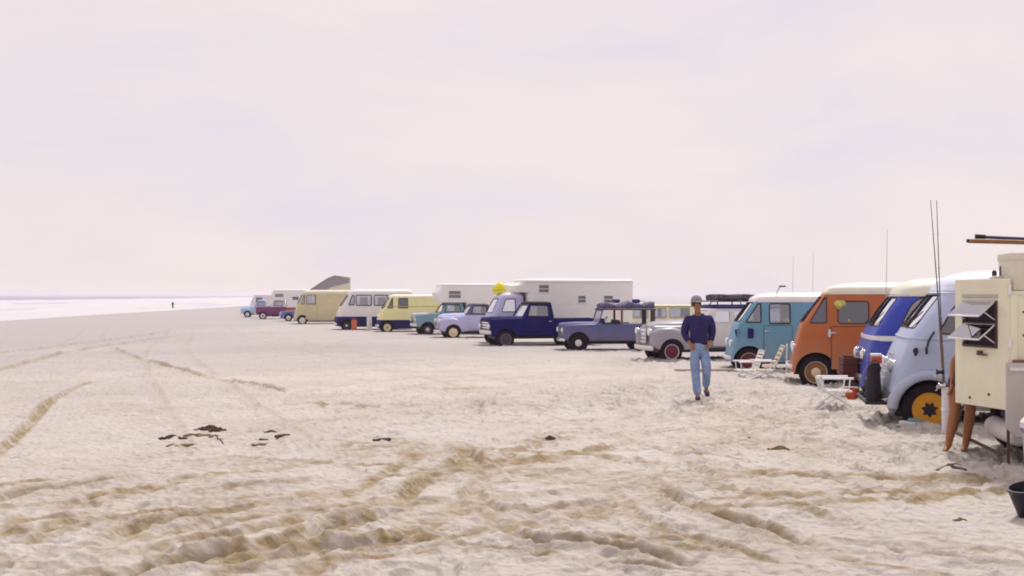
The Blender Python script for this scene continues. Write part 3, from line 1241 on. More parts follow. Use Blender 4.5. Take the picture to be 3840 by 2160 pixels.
def steering(T, x, y, z, r=.2, tilt=0.6):
    MB().tube([(x + r * math.sin(a) * math.sin(tilt) * .9, y + r * math.cos(a), z + r * math.sin(a) * math.cos(tilt)) for a in [2 * math.pi * k / 20 for k in range(20)]], .013, 6, True).tube([(x, y, z), (x - .35, y, z - .45)], .02, 6).build('steering_wheel', M_BLACK, T, True, 80)


def seat(T, x, y, zb, zt, w=.5):
    MB().bbox(x - .45, x + .02, y - w / 2, y + w / 2, zb, zb + .14, .05).bbox(x - .04, x + .12, y - w / 2, y + w / 2, zb + .1, zt, .05).build('seat', M_SEAT, T, True)


def van(name, label, cat, grp, px, py, alpha, P):
    tr = P.get('track', 1.55)
    loc, a = place(px, py, alpha, tr)
    T = thing(name, loc, a, label, cat, grp)
    z0, zt = P['sill'], P['top']
    hwp = P['hw']
    rows = []
    zz = sorted(set([q[0] for q in P['nose']] + [q[0] for q in hwp]))
    for z in zz:
        rows.append((z, float(np.interp(z, [q[0] for q in P['nose']], [q[1] for q in P['nose']])), P['rear'] - .04 * max(0, z - 1.2), float(np.interp(z, [q[0] for q in hwp], [q[1] for q in hwp])), float(np.interp(z, [q[0] for q in P['rf']], [q[1] for q in P['rf']])) if isinstance(P.get('rf'), list) else P.get('rf', .28), P.get('rr', .15)))
    sh = Shell(rows, P.get('bow', .10))
    zc, ra = P['wz'], P['arch']
    cutA = MB()
    for ax in (0, P['wheelbase']):
        arch_cut(cutA, ax, zc, ra, P['hw'][0][1], .5)
    cutW = MB()
    sides = P.get('windows', [])
    for poly in sides:
        sh.cut_side(cutW, poly)
    ws = P.get('windshield')
    polyf = []
    if ws:
        for sgn in (-1, 1):
            q = [(sgn * ws['gap'], ws['z0']), (sgn * ws['y0'], ws['z0'] + ws.get('drop', 0)), (sgn * ws['y1'], ws['z1']), (sgn * ws['gap'], ws['z1'])]
            polyf.append(q)
            sh.cut_front(cutW, round_poly(q, .05, 3), depth=ws.get('depth', .35))
    split = P.get('split')
    if split:
        lo = sh.walls('lower_body', z0, split, P['lower'], T)
        bool_cut(lo, cutA)
        up = sh.walls('body', split + .003, zt, P['paint'], T)
        if cutW.v:
            bool_cut(up, cutW)
        sh.band('belt_moulding', split, .05, P.get('band', P['paint']), T, th=.012)
    else:
        b = sh.walls('body', z0, zt, P['paint'], T)
        cutA.add(cutW.v, cutW.f)
        bool_cut(b, cutA)
    if P.get('band') and P.get('bandz'):
        sh.band('belt_moulding', P['bandz'], P.get('bandh', .06), P['band'], T, th=.014)
    rf = sh.roof('roof', zt, P['roof_h'], P.get('roof_in', .3), P['roof'], T, insx=P.get('roof_inx'), lip=P.get('lip', .014))
    xf0, xr0, hw0 = sh.at(z0)[0], sh.at(z0)[1], sh.at(z0)[2]
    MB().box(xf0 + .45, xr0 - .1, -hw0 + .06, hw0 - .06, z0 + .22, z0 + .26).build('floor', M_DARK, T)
    MB().box(-.30, xr0 - .15, -.64, .64, z0 - .06, z0 + .18).build('chassis', M_BLACK, T)  # frame box widened into a pan that blocks skylight underneath
    gm = P.get('glass', M_GLASS)
    fm = P.get('rubber', M_BLACK)
    for poly in sides:
        for sd in (-1, 1):
            w = sh.pane_side('window', poly, sd, gm, T)
            sh.frame_side('window_frame', poly, sd, fm, w, P.get('frame_r', .016))
    for q in polyf:
        w = sh.pane_front('windshield', q, P.get('wglass', gm), T)
        sh.frame_front('window_frame', round_poly(q, .05, 3), fm, w, P.get('frame_r', .016))
    if P.get('door'):
        for sd in (-1, 1):
            sh.frame_side('door_seam', P['door'], sd, M_BLACK, T, .007, .004)
            d = sh.panel_side('door', P['door'], sd, P.get('door_paint', P['lower'] if split else P['paint']), T)
            hx, hz = P.get('handle', (P['door'][1][0] - .12, P['door'][2][1] - .1))
            y = sh.side_y(hx, hz) + .03
            MB().bbox(hx - .07, hx + .05, sd * y - .012, sd * y + .012, hz - .015, hz + .015, .008).build('door_handle', M_CHROME, d, True)
    # dark wheel housings inside the arches
    for ax in (0, P['wheelbase']):
        for sd in (-1, 1):
            ho, hi = sd * (P['hw'][0][1] - .045), sd * (P['hw'][0][1] - .42)
            m_ = 14
            vv, ff = [], []
            for yy in (ho, hi):
                for k in range(m_):
                    an = math.pi * (-.05 + 1.10 * k / (m_ - 1))
                    vv.append((ax + (ra + .03) * math.cos(an), yy, zc + (ra + .03) * math.sin(an)))
            for k in range(m_ - 1):
                ff.append((k, k + 1, m_ + k + 1, m_ + k))
            ff.append(tuple(range(m_, 2 * m_)))
            obj('wheel_housing', vv, ff, M_BLACK, T)
    if P.get('shade_box'):
        x0_, x1_ = P['shade_box']
        MB().box(x0_, x1_, -.05, P['hw'][0][1] * .86, z0 + .27, zt - .06).build('shade_box', M_DARK, T)  # dark box added inside so the side windows look shaded
    sh.band('drip_rail', zt - .035, .02, P.get('drip', P['roof']), T, th=.016)
    if P.get('fender'):
        fr, fth = P['fender']
        for sd in (-1, 1):
            for ax in (0, P['wheelbase']):
                pts = []
                for k in range(17):
                    an = math.pi * (-.06 + 1.12 * k / 16)
                    x, z = ax + fr * math.cos(an), max(zc + fr * math.sin(an), z0 - .02)
                    pts.append((x, sd * (sh.side_y(x, max(z, z0)) - .005), z))
                MB().tube(pts, fth, 8, False).build('fender', P.get('fender_paint', P['lower'] if split else P['paint']), T, True, 70)
    add_wheels(T, (0, P['wheelbase']), tr, zc, **P['wheel'])
    if P.get('bumper'):
        bz, bo, bm_, bh = P['bumper']
        bumper_bar(T, sh, bz, bo, P['hw'][0][1] * .95, bm_, bh)
    for hl in P.get('headlights', []):
        y, z, r = hl
        for sd in (-1, 1):
            headlight(T, sh.front_x(y, z) - .0, sd * y, z, r)
    seat(T, .95, -.42, z0 + .35, P.get('belt', 1.2) + .12)
    seat(T, .95, .42, z0 + .35, P.get('belt', 1.2) + .12)
    steering(T, .42, -.42, P.get('belt', 1.2) - .05)
    return T, sh


def cab_shell(T, P):
    """greenhouse with pillars, glass and a domed roof; P rows as Shell"""
    sh = Shell(P['rows'], P.get('bow', .06))
    z0, z1 = P['rows'][0][0], P['rows'][-1][0]
    b = sh.walls('cab', z0, z1, P['paint'], T, t=.03, step=.12)
    cut = MB()
    for poly in P['side']:
        sh.cut_side(cut, poly)
    q = P['front']
    sh.cut_front(cut, q, depth=.3)
    if P.get('back'):
        sh.cut_front(cut, P['back'], rear=True, depth=.3)
    bool_cut(b, cut)
    gm = P.get('glass', M_GLASS)
    for poly in P['side']:
        for sd in (-1, 1):
            w = sh.pane_side('window', poly, sd, gm, T)
            sh.frame_side('window_frame', poly, sd, P.get('rubber', M_BLACK), w, P.get('frame_r', .014))
    w = sh.pane_front('windshield', q, P.get('wglass', gm), T)
    sh.frame_front('window_frame', q, P.get('rubber', M_BLACK), w, P.get('frame_r', .014))
    if P.get('back'):
        sh.pane_front('rear_window', P['back'], gm, T, rear=True)
    sh.roof('cab_roof', z1, P.get('roof_h', .08), P.get('roof_in', .22), P.get('roof', P['paint']), T, lip=.01)
    if P.get('inside', True):
        xm = (P['rows'][0][1] + P['rows'][0][2]) / 2
        MB().box(P['rows'][0][1] + .12, P['rows'][0][2] - .06, -P['rows'][0][3] + .05, P['rows'][0][3] - .05, z0 - .10, z0 + .012).build('dashboard', M_DARK, T)
        seat(T, P['rows'][0][2] - .22, 0, z0 - .25, z0 + .16, P['rows'][0][3] * 1.6)
        steering(T, P['rows'][0][1] + .48, -.38, z0 + .10)
    return sh


def quad_yz(y0, z0, y1, z1):
    return [(-y0, z0), (y0, z0), (y1, z1), (-y1, z1)]

# ------------------------------------------------------------------ the vans
ROW = 'vehicles parked side by side along the beach'
rim_yellow = material('rim_yellow', (0.62, 0.27, 0.012), 0.5, var=.3, vscale=12, col2=(.25, .1, .02))
rim_brown = material('rim_brown', (0.24, 0.105, 0.035), 0.55)
rim_cream = material('rim_cream', (0.72, 0.62, 0.40), 0.5, var=.2, vscale=9)
rim_white = material('rim_white', (0.72, 0.69, 0.70), 0.5, var=.2, vscale=9)
rim_red = material('rim_maroon', (0.13, 0.012, 0.025), 0.5)
rim_dark = material('rim_dark', (0.06, 0.045, 0.08), 0.5)
ring_grey = material('tyre_dust_ring', (0.20, 0.16, 0.20), 0.8)
ring_white = material('whitewall_rubber', (0.62, 0.55, 0.57), 0.8)
ring_tan = material('sandy_tyre_ring', (0.40, 0.33, 0.24), 0.9)

lightblue = paint('light_blue', (0.39, 0.44, 0.61))
blue = paint('royal_blue', (0.030, 0.052, 0.36))
orange = paint('orange', (0.43, 0.122, 0.036), .5, .1)
teal = paint('teal', (0.125, 0.285, 0.42))
yellow = paint('pale_yellow', (0.78, 0.72, 0.36))
navy = paint('navy', (0.016, 0.010, 0.11), .5, 0, .12)
tan = paint('tan', (0.56, 0.49, 0.30))
lav = paint('lavender', (0.43, 0.43, 0.66))


def box_on(T, name, x0, x1, y0, y1, z0, z1, mat, b=.02):
    return MB().bbox(x0, x1, y0, y1, z0, z1, b).build(name, mat, T, True)


# light blue round-nosed van
T17, S17 = van('delivery_van', 'light blue round-nosed van with yellow wheels beside a white rod holder', 'van', ROW, 3482, 1600, -12, dict(
    sill=.27, top=1.86, hw=[(.25, .93), (.7, .95), (1.2, .95), (1.5, .91), (1.86, .82)], rear=3.7, wheelbase=2.75, wz=.24, arch=.43, track=1.62,
    nose=[(.25, -.54), (.5, -.55), (.78, -.47), (1.06, -.35), (1.25, -.26), (1.32, -.22), (1.6, -.01), (1.86, .19)], bow=.07, rf=[(.25, .14), (.8, .18), (1.3, .28), (1.9, .3)], rr=.25,
    paint=lightblue, roof=paint('bluish_white', (0.62, 0.67, 0.82)), roof_h=.27, roof_in=.52, roof_inx=.62, lip=.004,
    windows=[round_poly([(.10, 1.27), (.86, 1.27), (.86, 1.80), (.52, 1.80), (.33, 1.66)], [.10, .08, .08, .12, .10]),
             round_poly([(1.1, 1.3), (1.9, 1.3), (1.9, 1.75), (1.1, 1.75)], .07)],
    windshield=dict(z0=1.34, z1=1.80, gap=.03, y0=.70, y1=.60, drop=.0, depth=.5),
    band=lightblue, bandz=1.20, bandh=.05, shade_box=(1.0, 3.2), fender=(.48, .075), glass=M_GLASSD, wglass=M_GLASSL,
    frame_r=.011, door=round_poly([(.58, .42), (1.12, .42), (1.12, 1.15), (.58, 1.15)], .05), handle=(.70, 1.0), belt=1.18,
    bumper=(.40, .06, M_CHROME, .13), headlights=[(.46, .80, .09)],
    wheel=dict(r=.36, w=.20, rimr=.225, rim=rim_yellow, hub=M_BLACK, hubr=.115, star=True)))
# grille bars, vent, mirror, wiper, bumper rack load of the light blue van
for k in range(5):
    z = .62 + k * .085
    MB().tube([(S17.front_x(y, z) - .012, y, z) for y in np.linspace(-.30, .30, 9)], .010, 5).build('grille_bar', M_CHROME, T17, True, 80)
zv = 1.02
sv17 = MB().lathe([(.003, 0), (.04, 0), (.04, .02), (.003, .02)], 16, 'y', (0, 0, 0)).build('side_vent', M_BLACK, T17, True)
sv17.location = (-.20, -S17.side_y(-.20, zv) - .012, zv)
sv17.scale = (1, 1, 1.7)
sv17.rotation_euler = (0, R(25), R(-55))
yv = S17.side_y(.02, 1.2)
MB().tube([(.05, -yv - .02, 1.30), (-.03, -yv - .07, 1.18), (-.06, -yv - .09, 1.06)], .014, 6).lathe([(.003, -.012), (.05, -.012), (.055, .012), (.003, .012)], 14, 'x', (-.06, -yv - .09, 1.05)).build('wing_mirror', M_BLACK, T17, True)
MB().tube([(-.50, -.72, .30), (-.80, -.72, .30), (-.80, .72, .30), (-.50, .72, .30)], .025, 6).tube([(-.80, -.35, .30), (-.45, -.35, .30)], .02, 6).tube([(-.80, .35, .30), (-.45, .35, .30)], .02, 6).build('bumper_rack', M_BLACK, T17, True)

# black duffel and red-and-white box riding on the rack
def child_loc(T, p):
    c, s = math.cos(T.rotation_euler.z), math.sin(T.rotation_euler.z)
    return Vector((T.location.x + c * p[0] - s * p[1], T.location.y + s * p[0] + c * p[1], T.location.z + p[2]))


def set_on(T, name, p, label, cat, grp=None):
    return thing(name, child_loc(T, p), T.rotation_euler.z, label, cat, grp)


d = set_on(T17, 'tackle_bag', (-.685, -.42, .325), 'tall black bag standing on the front rack of the light blue van', 'bag')
mb = MB()
prof = [(.02, 0), (.12, 0), (.14, .06), (.125, .22), (.11, .36), (.115, .44), (.07, .50), (.02, .515)]
mb.lathe([(r, z) for r, z in prof], 18, 'z')
mb.v = [(x * .80, y * 2.3 * (1 + .12 * math.sin(7 * z + 3 * y)) + .03 * math.sin(z * 9), z * (1 - .25 * (y / .14))) for x, y, z in mb.v]
mb.build('bag_body', material('black_canvas', (.016, .011, .022), .9), d, True)
MB().tube([(0, -.12, .50), (0, -.08, .58), (0, .08, .58), (0, .12, .50)], .014, 6).build('handle', M_BLACK, d, True)
rw = set_on(T17, 'picnic_box', (-.66, -.44, .838), 'small red box with white lid on top of the black bag', 'box')
box_on(rw, 'box_body', -.06, .08, -.13, .10, 0, .10, material('red_plastic', (.50, .075, .03), .5))
box_on(rw, 'lid', -.065, .085, -.135, .105, .098, .135, M_WHITE)

# royal blue van with white roof and white belt board
T16, S16 = van('delivery_van', 'royal blue round-nosed van with white roof and white belt board', 'van', ROW, 3345, 1499, -10, dict(
    sill=.26, top=1.83, hw=[(.25, .92), (.7, .94), (1.2, .94), (1.5, .90), (1.83, .82)], rear=3.7, wheelbase=2.75, wz=.24, arch=.43, track=1.6,
    nose=[(.25, -.48), (.5, -.50), (.78, -.45), (1.06, -.36), (1.25, -.27), (1.6, -.04), (1.83, .14)], bow=.07, rf=[(.25, .14), (.8, .18), (1.3, .26), (1.9, .3)], rr=.25,
    paint=blue, roof=M_CREAMW, roof_h=.27, roof_in=.52, roof_inx=.62, lip=.012,
    windows=[round_poly([(.06, 1.14), (.78, 1.14), (.78, 1.78), (.48, 1.78), (.30, 1.64)], [.10, .08, .08, .12, .10])],
    windshield=dict(z0=1.27, z1=1.77, gap=.03, y0=.70, y1=.60, depth=.5),
    band=M_WHITE, bandz=1.06, bandh=.10, fender=(.48, .07), glass=M_GLASS, wglass=M_GLASSL, belt=1.1,
    frame_r=.011, door=round_poly([(.56, .42), (1.1, .42), (1.1, .98), (.56, .98)], .05), handle=(.66, .9),
    bumper=(.38, .06, M_CHROME, .12), headlights=[(.46, .76, .09)],
    wheel=dict(r=.36, w=.20, rimr=.215, rim=rim_white, hub=M_CHROME, hubr=.11)))
MB().tube([(-.48, -.70, .24), (-.76, -.70, .24), (-.76, .70, .24), (-.48, .70, .24)], .025, 6).tube([(-.76, -.3, .24), (-.4, -.3, .24)], .02, 6).build('bumper_rack', M_BLACK, T16, True)
for k in range(4):
    z = .60 + k * .09
    MB().tube([(S16.front_x(y, z) - .012, y, z) for y in np.linspace(-.42, .42, 9)], .012, 5).build('grille_bar', M_CHROME, T16, True, 80)
cr_ = set_on(T16, 'bait_crate', (-.64, -.02, .265), 'dark red crate on the front rack of the royal blue van', 'crate')
m_dred = material('dark_red_wood', (.085, .010, .010), .6, var=.4, vscale=14, col2=(.03, .004, .01))
for k in range(3):
    for sd in (-1, 1):
        MB().bbox(-.12, .12, sd * .36 - .012, sd * .36 + .012, .01 + k * .145, .14 + k * .145, .006).build('slat', m_dred, cr_)
        MB().bbox(sd * .12 - .012, sd * .12 + .012, -.36, .36, .01 + k * .145, .14 + k * .145, .006).build('slat', m_dred, cr_)
box_on(cr_, 'bottom', -.12, .12, -.36, .36, 0, .02, m_dred)
bk = thing('bucket', gs(3193, 1493), 0, 'orange-red bucket on the sand by the royal blue van', 'bucket')
bk.location.z -= .01
MB().lathe([(.003, 0), (.10, 0), (.13, .19), (.138, .19), (.138, .205), (.122, .205), (.095, .02), (.003, .02)], 24).build('pail', material('orange_plastic', (.62, .10, .03), .45), bk, True)
MB().tube([(.13 * math.cos(a), 0, .2 + .10 * math.sin(a)) for a in np.linspace(0, math.pi, 11)], .006, 5).build('handle', M_CHROME, bk, True)

# orange van
T15, S15 = van('delivery_van', 'orange van with cream roof and sloping windshield', 'van', ROW, 3059, 1437, -13, dict(
    sill=.22, top=1.895, hw=[(.2, .92), (1.2, .94), (1.895, .86)], rear=3.5, wheelbase=2.6, wz=.23, arch=.42, track=1.6,
    nose=[(.2, -.50), (.33, -.53), (.7, -.46), (1.17, -.33), (1.24, -.30), (1.84, .13), (1.9, .17)], bow=.04, rf=.10, rr=.15,
    shade_box=(.5, 3.0), paint=orange, roof=M_CREAMW, roof_h=.20, roof_in=.45, roof_inx=.80, lip=.006,
    windows=[round_poly([(-.13, 1.26), (.21, 1.26), (.21, 1.79), (.17, 1.79)], .03), round_poly([(.44, 1.25), (1.05, 1.25), (1.05, 1.71), (.44, 1.71)], .07)],
    windshield=dict(z0=1.27, z1=1.80, gap=.025, y0=.78, y1=.72, depth=.28),
    glass=M_GLASSD, wglass=M_GLASSL, belt=1.15, frame_r=.014, rubber=material('dark_orange_seal', (.10, .03, .03), .7),
    door=round_poly([(.30, .30), (.31, .62), (.31, 1.19), (1.12, 1.19), (1.12, .30)], .03), handle=(.36, 1.06),
    bumper=(.34, .05, M_WHITE, .10), headlights=[(.60, .72, .09)],
    wheel=dict(r=.35, w=.19, rimr=.205, rim=rim_brown, hub=rim_cream, ring=ring_tan, hubr=.115)))
wm15 = MB().lathe([(.003, -.015), (.035, -.012), (.045, .0), (.04, .012), (.003, .015)], 16, 'y', (0, 0, 0)).build('wing_mirror', M_WHITE, T15, True)
wm15.location = (.27, -.99, 1.05)
wm15.scale = (.75, 1, 1.9)
MB().tube([(.27, -.93, 1.03), (.27, -.985, 1.05)], .008, 6).build('mirror_arm', M_CHROME, T15, True)
hat = set_on(T15, 'rain_hat', (.48, -S15.side_y(.48, 1.64) - .055, 1.60), 'yellow rain hat hung at the window of the orange van', 'hat')
mb = MB().lathe([(.003, .105), (.05, .10), (.075, .06), (.082, .0), (.10, -.02), (.098, -.03), (.075, -.01), (.003, -.01)], 18, 'y')
mb.v = [(x * (1 + .25 * math.sin(2.3 * math.atan2(z, x) + .6)), -y * .45 + .02 * math.sin(40 * z + 9 * x), z * (1 + .2 * math.sin(3 * math.atan2(z, x))) + .05) for x, y, z in mb.v]
mb.build('hat_body', material('yellow_oilskin', (.55, .50, .13), .5), hat, True)
fl = set_on(T15, 'fishing_float', (.66, -S15.side_y(.66, 1.25) + .06, 1.262), 'small amber float lying inside the window of the orange van', 'float')
MB().lathe([(.003, 0), (.03, .005), (.045, .04), (.035, .08), (.012, .10), (.003, .10)], 14).build('float_body', material('amber_plastic', (.75, .42, .02), .4), fl, True)

# teal van
T14, S14 = van('delivery_van', 'teal van with white roof behind the white lawn chairs', 'van', ROW, 2808, 1386, -6, dict(
    sill=.20, top=1.75, hw=[(.2, .90), (1.2, .92), (1.75, .85)], rear=3.4, wheelbase=2.55, wz=.21, arch=.40, track=1.56,
    nose=[(.2, -.50), (.33, -.51), (.65, -.45), (1.15, -.30), (1.2, -.27), (1.75, .12)], bow=.05, rf=.11, rr=.15,
    paint=teal, roof=M_WHITE, roof_h=.19, roof_in=.42, roof_inx=.64, lip=.008,
    windows=[round_poly([(-.09, 1.20), (.29, 1.20), (.29, 1.67), (.22, 1.67)], .03), round_poly([(.50, 1.17), (1.01, 1.17), (1.01, 1.67), (.50, 1.67)], .05)],
    windshield=dict(z0=1.22, z1=1.70, gap=.025, y0=.76, y1=.70, depth=.28),
    glass=M_GLASS, wglass=M_GLASSL, belt=1.05,
    door=round_poly([(.36, .28), (.36, 1.12), (1.06, 1.12), (1.06, .28)], .04), handle=(.44, .98),
    bumper=(.30, .05, M_WHITE, .10), headlights=[(.60, .66, .085)],
    wheel=dict(r=.34, w=.19, rimr=.20, rim=rim_red, hub=rim_brown, ring=ring_tan, hubr=.09)))
MB().bbox(-.04, .10, -.965, -.90, .80, 1.05, .02).build('side_vent', navy, T14, True)
MB().tube([(-.25, -.80, 1.02), (-.33, -.98, 1.02), (-.33, -.98, .86), (-.27, -.82, .84)], .012, 6).bbox(-.36, -.33, -1.05, -.90, .90, 1.02, .008).build('wing_mirror', navy, T14, True)
MB().tube([(.62, -.78, 1.78), (.74, -.72, 2.02), (.80, -.70, 2.11)], .009, 6).bbox(.76, .93, -.73, -.67, 2.09, 2.13, .015).build('spot_lamp', material('brown_metal', (.12, .05, .05), .6), T14, True)

# pale yellow over navy
T6, S6 = van('delivery_van', 'pale yellow van with navy lower body', 'van', ROW, 1452, 1244, 10, dict(
    sill=.24, top=2.05, hw=[(.2, .95), (1.2, .97), (2.05, .90)], rear=3.6, wheelbase=2.6, wz=.25, arch=.42, track=1.66,
    nose=[(.2, -.58), (.5, -.58), (.75, -.55), (1.25, -.38), (1.9, .05), (2.05, .14)], bow=.10, rf=.22, rr=.15,
    shade_box=(.6, 3.0), paint=yellow, lower=navy, split=.72, roof=paint('cream_yellow', (.80, .76, .55)), roof_h=.16, roof_in=.4, roof_inx=.5,
    windows=[round_poly([(.02, 1.40), (.32, 1.40), (.32, 1.98), (.28, 1.98)], .03), round_poly([(.66, 1.40), (1.22, 1.40), (1.22, 1.98), (.66, 1.98)], .05)],
    windshield=dict(z0=1.38, z1=1.97, gap=.025, y0=.80, y1=.74, depth=.3), glass=M_GLASSD, wglass=M_GLASSL, belt=1.25, frame_r=.02,
    bumper=(.36, .06, M_CHROME, .12), headlights=[(.66, .90, .10)],
    wheel=dict(r=.35, w=.19, rimr=.21, rim=rim_cream, hub=rim_brown, ring=None, hubr=.07)))
S6.band('trim_rail', 1.50, .05, paint('ochre_trim', (.45, .36, .15)), T6, th=.012)
box_on(T6, 'roof_vent', 2.2, 2.55, -.2, .2, 2.18, 2.26, M_ALU)

# white over navy
T5, S5 = van('camper_van', 'white van with long side windows and navy lower body', 'van', ROW, 1300, 1236, 8, dict(
    sill=.22, top=2.28, hw=[(.2, .98), (1.2, 1.0), (2.28, .92)], rear=4.2, wheelbase=2.9, wz=.24, arch=.43, track=1.7,
    nose=[(.2, -.72), (.6, -.72), (.9, -.66), (1.45, -.45), (2.1, -.02), (2.28, .10)], bow=.14, rf=.34, rr=.2,
    paint=M_WHITE, lower=navy, split=.84, roof=M_WHITE, roof_h=.26, roof_in=.5, roof_inx=.6,
    windows=[round_poly([(.12, 1.55), (.48, 1.55), (.48, 2.15), (.34, 2.15)], .05), round_poly([(.60, 1.52), (1.55, 1.52), (1.55, 2.16), (.60, 2.16)], .06), round_poly([(1.72, 1.52), (2.6, 1.52), (2.6, 2.16), (1.72, 2.16)], .06)],
    windshield=dict(z0=1.5, z1=2.14, gap=.03, y0=.80, y1=.74, depth=.45), glass=M_GLASS, wglass=M_GLASSL, belt=1.35, frame_r=.03,
    bumper=(.34, .07, M_WHITE, .13), headlights=[(.70, .98, .12)],
    wheel=dict(r=.35, w=.19, rimr=.2, rim=rim_dark, hub=M_CHROME, ring=None, hubr=.08)))
for k, x in enumerate((.86, 1.98)):
    mb = MB()
    for j in range(9):
        mb.tube([(x + j * .055, -.90 + .02 * (j % 2), 1.56), (x + j * .055, -.90 + .02 * (j % 2), 2.06)], .03, 5)
    mb.build('curtain', material('curtain_cream', (.72, .68, .62), .9), T5, True)

# tan van
T4, S4 = van('delivery_van', 'tan boxy van with pale wheels in front of the grey-roofed house car', 'van', ROW, 1134, 1214, 10, dict(
    sill=.24, top=2.33, hw=[(.2, 1.0), (1.2, 1.02), (2.33, .95)], rear=3.9, wheelbase=2.8, wz=.26, arch=.42, track=1.7,
    nose=[(.2, -.66), (.6, -.64), (1.0, -.55), (1.45, -.42), (2.2, -.06), (2.33, .02)], bow=.10, rf=.22, rr=.15,
    paint=tan, roof=paint('pale_tan', (.66, .61, .48)), roof_h=.24, roof_in=.45, roof_inx=.6,
    windows=[round_poly([(-.12, 1.5), (.16, 1.5), (.16, 2.18), (.13, 2.18)], .03), round_poly([(.32, 1.5), (1.0, 1.5), (1.0, 2.18), (.32, 2.18)], .06)],
    windshield=dict(z0=1.5, z1=2.2, gap=.03, y0=.82, y1=.78, depth=.3), glass=M_GLASS, wglass=M_GLASSL, belt=1.35, frame_r=.022,
    door=round_poly([(.24, .35), (.24, 1.42), (1.1, 1.42), (1.1, .35)], .04),
    bumper=(.38, .06, M_WHITE, .12), headlights=[(.7, .95, .1)],
    wheel=dict(r=.36, w=.19, rimr=.21, rim=rim_white, hub=rim_white, ring=ring_white, hubr=.1)))


